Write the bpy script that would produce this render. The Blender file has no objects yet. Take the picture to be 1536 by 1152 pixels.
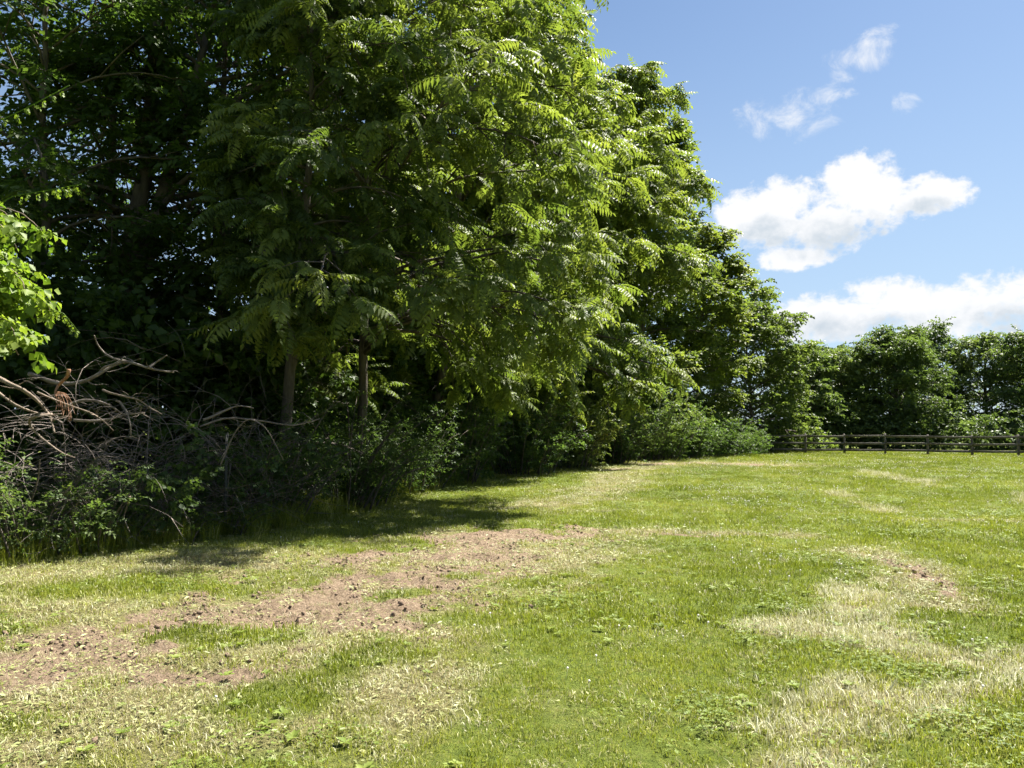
import bpy, math, random
import numpy as np
R = math.radians
SEED = 7
rng = np.random.default_rng(SEED)
random.seed(SEED)
scene = bpy.context.scene
C = scene.collection

# ------------------------------------------------------------------ camera, sky, sun, exposure
CAM_H = 1.6
PITCH = math.atan(69 / 1160)
FPX = 1160.0
cam_d = bpy.data.cameras.new('camera')
cam_d.sensor_width = 36.0
cam_d.lens = FPX / 1536 * 36.0
cam_d.clip_end = 3000
cam_d.clip_start = 0.05
cam = bpy.data.objects.new('camera', cam_d)
C.objects.link(cam)
cam.location = (0, 0, CAM_H)
cam.rotation_euler = (R(90) + PITCH, 0, 0)
scene.camera = cam

SUN_AZ, SUN_EL = R(52), R(59)
SUN_DIR = (math.sin(SUN_AZ) * math.cos(SUN_EL), math.cos(SUN_AZ) * math.cos(SUN_EL), math.sin(SUN_EL))
SKY_STRENGTH = 0.05

world = bpy.data.worlds.new('World')
scene.world = world
world.use_nodes = True
world.cycles.sampling_method = 'MANUAL'
world.cycles.sample_map_resolution = 256


def build_world():
    nt = world.node_tree
    nt.nodes.clear()
    N, L = nt.nodes.new, nt.links.new

    def math_(op, a, b=None, c=None, clamp=False):
        n = N('ShaderNodeMath'); n.operation = op; n.use_clamp = clamp
        for i, v in enumerate((a, b, c)):
            if v is None: continue
            if isinstance(v, (int, float)): n.inputs[i].default_value = v
            else: L(v, n.inputs[i])
        return n.outputs[0]

    def smooth(v, lo, hi):
        n = N('ShaderNodeMapRange'); n.interpolation_type = 'SMOOTHSTEP'
        L(v, n.inputs['Value'])
        n.inputs['From Min'].default_value = lo; n.inputs['From Max'].default_value = hi
        return n.outputs['Result']

    out = N('ShaderNodeOutputWorld')
    bg = N('ShaderNodeBackground')
    bg.inputs['Strength'].default_value = SKY_STRENGTH
    sky = N('ShaderNodeTexSky')
    sky.sky_type = 'NISHITA'
    sky.sun_disc = False
    sky.sun_elevation = SUN_EL
    sky.sun_rotation = SUN_AZ
    sky.altitude = 100
    sky.air_density = 1.0
    sky.dust_density = 0.6
    sky.ozone_density = 1.4
    tc = N('ShaderNodeTexCoord')
    sep = N('ShaderNodeSeparateXYZ'); L(tc.outputs['Generated'], sep.inputs[0])
    X, Y, Z = sep.outputs
    az = math_('MULTIPLY', math_('ARCTAN2', X, Y), 57.29578)
    el = math_('MULTIPLY', math_('ARCSINE', Z), 57.29578)
    comb = N('ShaderNodeCombineXYZ'); L(az, comb.inputs[0]); L(math_('MULTIPLY', el, 1.25), comb.inputs[1])

    def noise(scale, detail, rough, dist=0.0, off=0.0):
        n = N('ShaderNodeTexNoise'); n.noise_dimensions = '3D'
        mp = N('ShaderNodeMapping'); L(comb.outputs[0], mp.inputs[0])
        mp.inputs['Location'].default_value = (off, off * .7, off)
        L(mp.outputs[0], n.inputs['Vector'])
        n.inputs['Scale'].default_value = scale; n.inputs['Detail'].default_value = detail
        n.inputs['Roughness'].default_value = rough; n.inputs['Distortion'].default_value = dist
        return n.outputs['Fac']
    n_big = noise(.30, 4, .55, 0.2)
    n_fine = noise(1.1, 6, .62, .25, 11)
    n_wisp = noise(.42, 7, .66, .45, 31)

    def ellipse(a, e, ra, up, down):
        # a lobe with a domed top and a flatter underside
        da = math_('DIVIDE', math_('SUBTRACT', az, a), ra)
        de = math_('SUBTRACT', el, e)
        de = math_('ADD', math_('DIVIDE', math_('MAXIMUM', de, 0.0), up), math_('DIVIDE', math_('MINIMUM', de, 0.0), down))
        return math_('SUBTRACT', 1.0, math_('ADD', math_('MULTIPLY', da, da), math_('MULTIPLY', de, de)))

    def union(lst):
        v = None
        for e in lst:
            o = ellipse(*e)
            v = o if v is None else math_('MAXIMUM', v, o)
        return v
    # cumulus: azimuth, elevation, half width, rise, sag (degrees)
    cumulus = union([
        (17.6, 15.0, 3.0, 2.2, 2.6), (20.0, 15.6, 3.4, 2.0, 2.6), (24.6, 15.6, 3.9, 2.9, 3.0), (28.3, 15.2, 3.2, 1.6, 1.6), (22.5, 14.2, 5.0, 2.0, 2.3),
        (20.2, 11.8, 3.0, 1.1, 1.0),
        (19.5, 7.4, 3.0, 1.4, 1.6), (22.5, 8.0, 4.0, 1.8, 2.0), (25.5, 8.4, 3.8, 2.1, 2.3), (28.6, 7.2, 3.0, 1.4, 2.0), (31.5, 7.5, 4.3, 2.4, 2.4), (35.5, 7.9, 3.6, 2.4, 2.4),
        (41, 8.0, 5, 2.4, 2.6), (52, 11, 7, 2.6, 2.2),
        (37.4, 17.9, 2.4, .7, .7), (8, 10, 6, 2.4, 1.8), (-12, 9, 7, 2.6, 1.8), (-40, 12, 8, 2.8, 2.0),
    ])
    body = math_('ADD', cumulus, math_('MULTIPLY', math_('SUBTRACT', n_big, .5), 2.2))
    body = math_('ADD', body, math_('MULTIPLY', math_('SUBTRACT', n_fine, .5), 1.5))
    m_cum = smooth(body, .06, .72)
    wisps = union([(20.2, 21.2, 4.4, 2.0, 1.9), (22.4, 22.2, 2.6, 1.0, .9), (23.4, 23.1, 1.9, .9, .9), (24.4, 24.2, 2.8, 1.2, 1.2), (26.0, 25.0, 2.0, .9, .9), (27.6, 20.9, 1.0, .8, .8),
                   (34.5, 27.8, 3.0, 2.2, 2.0), (44, 22, 5, 2, 2)])
    wb = math_('ADD', wisps, math_('MULTIPLY', math_('SUBTRACT', n_wisp, .5), 4.2))
    m_wisp = math_('MULTIPLY', smooth(wb, .25, 2.0), .85)
    # scattered clouds all around, well away from the part in view
    n_far = noise(.045, 5, .6, .3, 57)
    away = smooth(math_('ABSOLUTE', az), 60, 85)
    m_far = math_('MULTIPLY', math_('MULTIPLY', smooth(n_far, .54, .66), away), smooth(el, 3, 12))
    mask = math_('MAXIMUM', math_('MAXIMUM', m_cum, m_wisp), m_far)
    # grey modelling of the cloud body
    base = union([(22.6, 13.2, 4.6, 1.5, 1.6), (18.5, 13.6, 2.6, 1.4, 1.4), (24.5, 6.9, 5.0, 1.1, 1.3), (33.0, 6.8, 5.5, 1.5, 1.5), (42, 7.6, 6, 1.6, 1.6), (28.5, 14.4, 2.0, .7, .8)])
    shade = smooth(math_('ADD', math_('MULTIPLY', base, .55), math_('ADD', math_('MULTIPLY', math_('SUBTRACT', noise(.42, 4, .55, .3, 83), .5), 1.5), math_('MULTIPLY', math_('SUBTRACT', n_fine, .5), .5))), -.05, .85)
    ramp = N('ShaderNodeMix'); ramp.data_type = 'RGBA'
    L(shade, ramp.inputs['Factor'])
    ramp.inputs['A'].default_value = (4.85, 4.9, 5.0, 1)
    ramp.inputs['B'].default_value = (3.0, 3.4, 3.8, 1)
    # thin high haze whitens the blue
    hz = N('ShaderNodeMix'); hz.data_type = 'RGBA'
    wb_ = N('ShaderNodeMix'); wb_.data_type = 'RGBA'; wb_.blend_type = 'MULTIPLY'; wb_.inputs['Factor'].default_value = 1
    L(sky.outputs[0], wb_.inputs['A']); wb_.inputs['B'].default_value = (.60, .655, .69, 1)
    L(wb_.outputs['Result'], hz.inputs['A'])
    hz.inputs['B'].default_value = (2.65, 3.4, 4.35, 1)
    L(math_('MULTIPLY', math_('SUBTRACT', 1.0, smooth(el, -2, 34)), .72), hz.inputs['Factor'])
    mix = N('ShaderNodeMix'); mix.data_type = 'RGBA'
    L(mask, mix.inputs['Factor']); L(hz.outputs['Result'], mix.inputs['A']); L(ramp.outputs['Result'], mix.inputs['B'])
    L(mix.outputs['Result'], bg.inputs['Color'])
    L(bg.outputs[0], out.inputs[0])


build_world()

sun_d = bpy.data.lights.new('sun', 'SUN')
sun_d.energy = 5.0
sun_d.angle = R(0.53)
sun_d.color = (1.0, 0.955, 0.88)
sun = bpy.data.objects.new('sun', sun_d)
C.objects.link(sun)
from mathutils import Vector
sun.rotation_euler = Vector(SUN_DIR).to_track_quat('Z', 'Y').to_euler()
sun.location = (10, 20, 40)

scene.view_settings.view_transform = 'Standard'
scene.view_settings.look = 'None'
scene.view_settings.gamma = 1.0
scene.view_settings.exposure = 2.05
scene.view_settings.use_curve_mapping = False
cy = scene.cycles
cy.use_denoising = True
cy.use_adaptive_sampling = True
cy.adaptive_threshold = 0.02
cy.use_light_tree = False
cy.max_bounces = 5
cy.diffuse_bounces = 3
cy.glossy_bounces = 2
cy.transmission_bounces = 3
cy.transparent_max_bounces = 4
cy.caustics_reflective = False
cy.caustics_refractive = False
cy.sample_clamp_indirect = 6.0


# ------------------------------------------------------------------ helpers
def spot(px, py, depth):
    """the point that many metres ahead along the line of sight through a spot of the view"""
    u = (px - 768) / FPX; v = (576 - py) / FPX
    return np.array((u * depth, depth * (math.cos(PITCH) - v * math.sin(PITCH)), CAM_H + depth * (math.sin(PITCH) + v * math.cos(PITCH))))


def tag(o, label=None, category=None, group=None, kind=None):
    if label: o['label'] = label
    if category: o['category'] = category
    if group: o['group'] = group
    if kind: o['kind'] = kind
    return o


def empty(name, loc, label, category, group=None):
    o = bpy.data.objects.new(name, None)
    o.empty_display_size = .3
    C.objects.link(o)
    o.location = loc
    return tag(o, label, category, group)


class MB:
    """collects triangles and quads as arrays, then builds one mesh"""
    def __init__(self):
        self.v = []; self.t = []; self.q = []; self.a = []; self.n = 0

    def add(self, v, tris=None, quads=None, tint=0.5):
        v = np.asarray(v, dtype=np.float32).reshape(-1, 3)
        self.v.append(v)
        self.a.append(np.broadcast_to(np.asarray(tint, dtype=np.float32), (len(v),)).copy())
        if tris is not None and len(tris): self.t.append(np.asarray(tris, dtype=np.int32).reshape(-1, 3) + self.n)
        if quads is not None and len(quads): self.q.append(np.asarray(quads, dtype=np.int32).reshape(-1, 4) + self.n)
        self.n += len(v)

    def tube(self, pts, rad, sides=6, tint=.5):
        pts = np.asarray(pts, float); n = len(pts)
        rad = np.broadcast_to(np.asarray(rad, float), (n,))
        d = np.gradient(pts, axis=0)
        d /= np.linalg.norm(d, axis=1, keepdims=True) + 1e-9
        ref = np.array((0.13, .37, .92)) if abs(d[:, 2]).mean() < .8 else np.array((.93, .31, .12))
        u = np.cross(d, ref); u /= np.linalg.norm(u, axis=1, keepdims=True) + 1e-9
        w = np.cross(d, u)
        a = np.arange(sides) * 2 * math.pi / sides
        ring = pts[:, None, :] + rad[:, None, None] * (np.cos(a)[None, :, None] * u[:, None, :] + np.sin(a)[None, :, None] * w[:, None, :])
        v = ring.reshape(-1, 3)
        i = np.arange(n - 1)[:, None] * sides; j = np.arange(sides)[None, :]; k = (j + 1) % sides
        q = np.stack([i + j, i + k, i + sides + k, i + sides + j], -1).reshape(-1, 4)
        v = np.vstack([v, pts[-1:], pts[:1]])
        b = (n - 1) * sides
        tr = [(b + x, b + (x + 1) % sides, n * sides) for x in range(sides)] + [((x + 1) % sides, x, n * sides + 1) for x in range(sides)]
        self.add(v, tr, q, tint)

    def box(self, lo, hi, tint=.5):
        x0, y0, z0 = lo; x1, y1, z1 = hi
        v = [(x0, y0, z0), (x1, y0, z0), (x1, y1, z0), (x0, y1, z0), (x0, y0, z1), (x1, y0, z1), (x1, y1, z1), (x0, y1, z1)]
        self.add(v, None, [(0, 3, 2, 1), (4, 5, 6, 7), (0, 1, 5, 4), (1, 2, 6, 5), (2, 3, 7, 6), (3, 0, 4, 7)], tint)

    def mesh(self, name, mat, smooth=False, offset=None):
        me = bpy.data.meshes.new(name)
        v = np.vstack(self.v) if self.v else np.zeros((0, 3), np.float32)
        if offset is not None: v = v - np.asarray(offset, dtype=np.float32)
        t = np.vstack(self.t) if self.t else np.zeros((0, 3), np.int32)
        q = np.vstack(self.q) if self.q else np.zeros((0, 4), np.int32)
        loops = np.concatenate([t.ravel(), q.ravel()]).astype(np.int32)
        starts = np.concatenate([np.arange(len(t)) * 3, len(t) * 3 + np.arange(len(q)) * 4]).astype(np.int32)
        me.vertices.add(len(v)); me.vertices.foreach_set('co', v.astype(np.float32).ravel())
        me.loops.add(len(loops)); me.loops.foreach_set('vertex_index', loops)
        me.polygons.add(len(starts)); me.polygons.foreach_set('loop_start', starts)
        if smooth: me.polygons.foreach_set('use_smooth', np.ones(len(starts), dtype=bool))
        at = me.attributes.new('tint', 'FLOAT', 'POINT')
        at.data.foreach_set('value', np.concatenate(self.a) if self.a else np.zeros(0, np.float32))
        me.update(calc_edges=True)
        me.materials.append(mat)
        return me

    def build(self, name, mat, parent=None, smooth=False):
        off = parent_world(parent) if parent else None
        o = bpy.data.objects.new(name, self.mesh(name, mat, smooth, off))
        C.objects.link(o)
        if parent: o.parent = parent
        return o


def parent_world(p):
    w = np.zeros(3)
    while p is not None:
        w += np.array(p.location); p = p.parent
    return w


# ------------------------------------------------------------------ noise for shapes and ground cover
_tab = np.random.default_rng(99).random((256, 256))


def vnoise(x, y):
    xi = np.floor(x).astype(int); yi = np.floor(y).astype(int)
    fx = x - xi; fy = y - yi
    fx = fx * fx * (3 - 2 * fx); fy = fy * fy * (3 - 2 * fy)
    a = _tab[xi & 255, yi & 255]; b = _tab[(xi + 1) & 255, yi & 255]
    c = _tab[xi & 255, (yi + 1) & 255]; d = _tab[(xi + 1) & 255, (yi + 1) & 255]
    return (a * (1 - fx) + b * fx) * (1 - fy) + (c * (1 - fx) + d * fx) * fy


def fbm(x, y, octv=4, gain=.5):
    s = 0; a = 1; t = 0
    for i in range(octv):
        s = s + a * vnoise(x * 2 ** i + 17.3 * i, y * 2 ** i + 5.1 * i); t += a; a *= gain
    return s / t


def sstep(v, lo, hi):
    t = np.clip((v - lo) / (hi - lo), 0, 1)
    return t * t * (3 - 2 * t)


def dist_poly(x, y, pts):
    d = np.full(np.shape(x), 1e9)
    if len(pts) == 1: return np.hypot(x - pts[0][0], y - pts[0][1])
    for (ax, ay), (bx, by) in zip(pts[:-1], pts[1:]):
        vx, vy = bx - ax, by - ay
        t = np.clip(((x - ax) * vx + (y - ay) * vy) / (vx * vx + vy * vy), 0, 1)
        d = np.minimum(d, np.hypot(x - ax - t * vx, y - ay - t * vy))
    return d


HEDGE = [(-14, 3.2), (-9.5, 6.2), (-6.35, 9.2), (-5.2, 10.75), (-3.95, 12.6), (-3.4, 18.5), (-.9, 28.5), (2.7, 39.5), (9.3, 48.0), (17.0, 54.3)]
_hx = np.array([p[0] for p in HEDGE]); _hy = np.array([p[1] for p in HEDGE])


def hedge_x(y):
    return np.interp(y, _hy, _hx)


DIRT = [([(-4.2, 4.3), (-3.3, 5.0), (-2.5, 6.2)], 1.5),
        ([(-2.9, 5.8), (-2.2, 6.9), (-1.6, 7.9)], 1.75),
        ([(-1.9, 7.6), (-1.1, 9.0), (-.6, 10.4)], 2.0),
        ([(-.9, 10.2), (-.1, 11.6), (.6, 12.3)], 1.6),
        ([(-1.3, 6.6), (-.6, 7.0)], .8),
        ([(4.6, 9.9), (4.6, 8.96), (4.55, 8.02), (4.1, 7.55)], .22),
        ([(6.6, 35.5), (8.0, 37.5), (11.0, 36)], 2.0),
        ([(3.6, 31), (5.4, 32.5)], 1.0),
        ([(2.1, 12.1), (2.93, 11.8), (3.9, 12.1)], .25)]
STRAW = [([(-7.0, 8.0), (-4.4, 9.0), (-3.0, 9.6)], 1.5),
         ([(-3.2, 3.6), (-2.5, 3.9), (-1.8, 4.15), (-1.1, 4.3), (-.8, 5.1)], .7),
         ([(-3.6, 3.9), (-2.4, 5.2), (-1.9, 7.0), (-1.0, 9.0), (-.2, 10.8)], 2.1), ([(-6.2, 6.2), (-4.0, 6.8)], 1.2), ([(.2, 8.6), (.8, 10.4), (1.6, 12.4)], 1.0),
         ([(.7, 16.3), (1.7, 18.7), (2.5, 21.5), (4.6, 29)], 1.5),
         ([(4.5, 10.0), (4.5, 8.6), (3.9, 7.4)], .75),
         ([(1.5, 12.4), (4.3, 12.1)], .5),
         ([(5.5, 33), (8, 37), (12, 36)], 3.2),
         ([(7.2, 13.9), (9.5, 13.6)], .35)]
PALE = [([(2.1, 6.35), (2.8, 6.3), (2.95, 5.5), (3.5, 5.25), (4.6, 5.2)], .44),
        ([(1.55, 4.2), (2.2, 4.7), (2.8, 4.8), (3.6, 4.9)], .44),
        ([(3.5, 7.9), (2.95, 6.9), (2.4, 6.4)], .46),
        ([(1.0, 3.6), (1.6, 3.9)], .3), ([(8.2, 20), (7.4, 15.5)], .4), ([(13.5, 30), (12.0, 22)], .5), ([(13, 19.5), (11.2, 17)], .4)]
LUSH = [([(-2.5, 6.05), (-1.9, 6.0)], .42), ([(-1.45, 4.6), (-1.05, 5.3), (-.9, 5.7)], .36), ([(-4.5, 6.5)], .5), ([(-1.25, 7.5), (-.95, 7.75)], .24),
        ([(-1.9, 8.9)], .2), ([(-2.7, 4.35)], .2), ([(.1, 7.9), (.5, 8.3)], .3)]


def stroke(x, y, strokes, k, amp, soft=.6):
    m = np.zeros(np.shape(x))
    n = (fbm(x * k, y * k, 4, .55) - .5) * amp
    for pts, hw in strokes:
        m = np.maximum(m, sstep((hw - dist_poly(x, y, pts)) / hw + n, 0.0, soft))
    return m


def cover(x, y):
    """how much bare soil, dry straw, bleached grass and clover the lawn has at a place"""
    lush = stroke(x, y, LUSH, 3.1, 1.2)
    dirt = stroke(x + 31, y + 7, [([(a + 31, b + 7) for a, b in p], w) for p, w in DIRT], 2.4, 2.0, 1.1) * (1 - .9 * lush)
    straw = stroke(x + 5, y + 50, [([(a + 5, b + 50) for a, b in p], w) for p, w in STRAW], 1.3, 1.7, 1.0) * (1 - .8 * lush)
    pale = stroke(x + 80, y + 3, [([(a + 80, b + 3) for a, b in p], w) for p, w in PALE], 1.9, 2.0, 1.1) * (1 - lush)
    return dirt, straw, pale, lush


def ground_z(x, y):
    x = np.asarray(x, float); y = np.asarray(y, float)
    z = (fbm(x * .35, y * .35, 3) - .5) * .10 + (fbm(x * 1.3 + 9, y * 1.3, 3) - .5) * .035
    return z


# ------------------------------------------------------------------ materials
def mat_new(name):
    m = bpy.data.materials.new(name)
    m.use_nodes = True
    nt = m.node_tree
    nt.nodes.clear()
    return m, nt, nt.nodes.new, nt.links.new


def ramp_node(N, stops):
    r = N('ShaderNodeValToRGB')
    e = r.color_ramp.elements
    while len(e) < len(stops): e.new(.5)
    for el, (p, c) in zip(e, stops):
        el.position = p; el.color = (*c, 1)
    return r


def leaf_mat(name, stops, trans=.52, rough=.52, spec=.28, instancer=False, trans_boost=(1.25, 1.3, .68), noise_scale=.9):
    m, nt, N, L = mat_new(name)
    out = N('ShaderNodeOutputMaterial')
    at = N('ShaderNodeAttribute'); at.attribute_name = 'tint'
    if instancer:
        at.attribute_type = 'INSTANCER'
        own = N('ShaderNodeAttribute'); own.attribute_name = 'tint'
        sm = N('ShaderNodeMath'); sm.operation = 'ADD'; L(at.outputs['Fac'], sm.inputs[0])
        of = N('ShaderNodeMath'); of.operation = 'SUBTRACT'; L(own.outputs['Fac'], of.inputs[0]); of.inputs[1].default_value = .5
        L(of.outputs[0], sm.inputs[1])
    geo = N('ShaderNodeNewGeometry')
    nz = N('ShaderNodeTexNoise'); L(geo.outputs['Position'], nz.inputs['Vector'])
    nz.inputs['Scale'].default_value = noise_scale; nz.inputs['Detail'].default_value = 3
    mm = N('ShaderNodeMath'); mm.operation = 'MULTIPLY_ADD'
    L(nz.outputs['Fac'], mm.inputs[0]); mm.inputs[1].default_value = .5; mm.inputs[2].default_value = -.25
    ad = N('ShaderNodeMath'); ad.operation = 'ADD'; L(sm.outputs[0] if instancer else at.outputs['Fac'], ad.inputs[0]); L(mm.outputs[0], ad.inputs[1])
    rp = ramp_node(N, stops); L(ad.outputs[0], rp.inputs['Fac'])
    p = N('ShaderNodeBsdfPrincipled'); L(rp.outputs['Color'], p.inputs['Base Color'])
    p.inputs['Roughness'].default_value = rough; p.inputs['Specular IOR Level'].default_value = spec
    tl = N('ShaderNodeBsdfTranslucent')
    mul = N('ShaderNodeMix'); mul.data_type = 'RGBA'; mul.blend_type = 'MULTIPLY'; mul.inputs['Factor'].default_value = 1
    L(rp.outputs['Color'], mul.inputs['A']); mul.inputs['B'].default_value = (*trans_boost, 1)
    L(mul.outputs['Result'], tl.inputs['Color'])
    mx = N('ShaderNodeMixShader'); mx.inputs[0].default_value = trans
    L(p.outputs[0], mx.inputs[1]); L(tl.outputs[0], mx.inputs[2]); L(mx.outputs[0], out.inputs[0])
    return m


def bark_mat(name, c0, c1, scale=9.0, rough=.9, bump=.35):
    m, nt, N, L = mat_new(name)
    out = N('ShaderNodeOutputMaterial')
    tc = N('ShaderNodeTexCoord'); mp = N('ShaderNodeMapping'); L(tc.outputs['Object'], mp.inputs[0])
    mp.inputs['Scale'].default_value = (1, 1, .22)
    nz = N('ShaderNodeTexNoise'); L(mp.outputs[0], nz.inputs['Vector']); nz.inputs['Scale'].default_value = scale
    nz.inputs['Detail'].default_value = 8; nz.inputs['Roughness'].default_value = .7
    rp = ramp_node(N, [(.3, c0), (.7, c1)]); L(nz.outputs['Fac'], rp.inputs['Fac'])
    p = N('ShaderNodeBsdfPrincipled'); L(rp.outputs['Color'], p.inputs['Base Color'])
    p.inputs['Roughness'].default_value = rough; p.inputs['Specular IOR Level'].default_value = .2
    b = N('ShaderNodeBump'); b.inputs['Strength'].default_value = bump; b.inputs['Distance'].default_value = .03
    L(nz.outputs['Fac'], b.inputs['Height']); L(b.outputs[0], p.inputs['Normal'])
    L(p.outputs[0], out.inputs[0])
    return m


def ground_mat():
    m, nt, N, L = mat_new('lawn_soil')
    out = N('ShaderNodeOutputMaterial')
    geo = N('ShaderNodeNewGeometry')

    def attr(n):
        a = N('ShaderNodeAttribute'); a.attribute_name = n; return a.outputs['Fac']

    def nz(scale, detail=6, rough=.65):
        n = N('ShaderNodeTexNoise'); L(geo.outputs['Position'], n.inputs['Vector'])
        n.inputs['Scale'].default_value = scale; n.inputs['Detail'].default_value = detail; n.inputs['Roughness'].default_value = rough
        return n.outputs['Fac']

    def mix(a, b, f):
        n = N('ShaderNodeMix'); n.data_type = 'RGBA'
        for s, v in (('A', a), ('B', b)):
            if isinstance(v, tuple): n.inputs[s].default_value = (*v, 1)
            else: L(v, n.inputs[s])
        L(f, n.inputs['Factor'])
        return n.outputs['Result']
    g = ramp_node(N, [(.3, (.06, .085, .013)), (.55, (.11, .14, .022)), (.75, (.17, .165, .045))]); L(nz(14), g.inputs['Fac'])
    d = ramp_node(N, [(.26, (.075, .053, .034)), (.48, (.185, .134, .088)), (.72, (.31, .237, .163))]); L(nz(22, 9, .7), d.inputs['Fac'])
    s = ramp_node(N, [(.3, (.09, .075, .03)), (.55, (.21, .18, .085)), (.75, (.32, .285, .15))]); L(nz(40, 8, .75), s.inputs['Fac'])
    col = mix(g.outputs[0], s.outputs[0], attr('straw'))
    col = mix(col, s.outputs[0], attr('pale'))
    # straw and thatch break up the edge of the bare soil
    bk = N('ShaderNodeMath'); bk.operation = 'MULTIPLY_ADD'; L(nz(9, 8, .7), bk.inputs[0]); bk.inputs[1].default_value = 1.7; bk.inputs[2].default_value = -.85
    ad = N('ShaderNodeMath'); ad.operation = 'ADD'; L(bk.outputs[0], ad.inputs[0]); L(attr('dirt'), ad.inputs[1])
    mr = N('ShaderNodeMapRange'); mr.interpolation_type = 'SMOOTHSTEP'; L(ad.outputs[0], mr.inputs['Value']); mr.inputs['From Min'].default_value = .3; mr.inputs['From Max'].default_value = .72
    col = mix(col, d.outputs[0], mr.outputs['Result'])
    p = N('ShaderNodeBsdfPrincipled'); L(col, p.inputs['Base Color']); p.inputs['Roughness'].default_value = .95
    p.inputs['Specular IOR Level'].default_value = .1
    b = N('ShaderNodeBump'); b.inputs['Strength'].default_value = 1.0; b.inputs['Distance'].default_value = .07
    L(nz(18, 9, .72), b.inputs['Height']); L(b.outputs[0], p.inputs['Normal'])
    L(p.outputs[0], out.inputs[0])
    return m


M = {}
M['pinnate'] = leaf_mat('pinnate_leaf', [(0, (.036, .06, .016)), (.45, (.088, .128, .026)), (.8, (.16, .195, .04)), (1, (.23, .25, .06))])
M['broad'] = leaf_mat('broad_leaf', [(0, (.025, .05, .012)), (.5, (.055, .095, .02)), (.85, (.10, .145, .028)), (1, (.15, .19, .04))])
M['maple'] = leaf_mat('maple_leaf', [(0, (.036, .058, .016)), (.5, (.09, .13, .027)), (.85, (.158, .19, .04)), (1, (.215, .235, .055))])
M['feather'] = leaf_mat('feathery_leaf', [(0, (.048, .078, .02)), (.5, (.095, .132, .036)), (1, (.15, .185, .05))], rough=.5)
M['far'] = leaf_mat('far_leaf', [(0, (.04, .068, .022)), (.5, (.085, .125, .038)), (1, (.14, .18, .055))], rough=.5, trans=.42)
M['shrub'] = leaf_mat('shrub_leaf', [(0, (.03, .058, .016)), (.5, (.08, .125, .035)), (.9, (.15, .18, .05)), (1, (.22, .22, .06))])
M['vine'] = leaf_mat('vine_leaf', [(0, (.05, .10, .014)), (.5, (.11, .18, .022)), (1, (.19, .25, .035))], trans=.5)
M['grass'] = leaf_mat('grass_blade', [(0, (.085, .108, .012)), (.35, (.165, .195, .02)), (.65, (.226, .243, .03)), (.85, (.295, .29, .075)), (1, (.40, .38, .17))], trans=.38, rough=.42, instancer=True, trans_boost=(1.1, 1.2, .6), noise_scale=.35)
M['straw'] = leaf_mat('dry_grass', [(0, (.17, .155, .06)), (.5, (.29, .27, .125)), (1, (.56, .55, .37))], trans=.25, rough=.5, instancer=True, trans_boost=(1, 1, .9), noise_scale=2)
M['clipping'] = leaf_mat('leaf_clipping', [(0, (.12, .145, .04)), (.5, (.22, .24, .085)), (1, (.38, .37, .17))], trans=.25, rough=.5, instancer=True, trans_boost=(1, 1, .8), noise_scale=2)
M['clover'] = leaf_mat('clover_leaf', [(0, (.065, .10, .016)), (.5, (.12, .165, .024)), (1, (.18, .22, .04))], trans=.3, rough=.6, spec=.25, instancer=True)
M['flower'] = leaf_mat('clover_flower', [(0, (.62, .60, .50)), (1, (.82, .80, .74))], trans=.3, instancer=True, trans_boost=(1, 1, 1))
M['clod'] = bark_mat('soil_clod', (.12, .08, .053), (.28, .205, .14), 14, bump=.6)
M['bark'] = bark_mat('grey_brown_bark', (.04, .034, .027), (.135, .115, .092))
M['bark_far'] = bark_mat('far_bark', (.05, .045, .04), (.13, .115, .10), 4)
M['deadwood'] = bark_mat('dead_wood', (.09, .068, .05), (.27, .215, .165), 12)
M['greywood'] = bark_mat('weathered_grey_dead_wood', (.085, .07, .058), (.24, .205, .175), 12)
M['rootwood'] = bark_mat('orange_root', (.17, .08, .045), (.34, .20, .12), 12)
M['fence'] = bark_mat('dark_stained_fence_wood', (.06, .053, .044), (.17, .15, .125), 6, .8)
M['steel'] = bark_mat('dull_green_steel', (.035, .045, .035), (.10, .095, .08), 8, .6)
M['wire'] = bark_mat('rusty_wire', (.07, .06, .05), (.16, .14, .12), 8, .6)

# ------------------------------------------------------------------ ground
def axis(segs):
    out = [segs[0][0]]
    for a, b, st in segs:
        n = max(1, int(round((b - a) / st)))
        out += list(a + (b - a) * (np.arange(1, n + 1) / n))
    return np.array(out)


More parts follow.
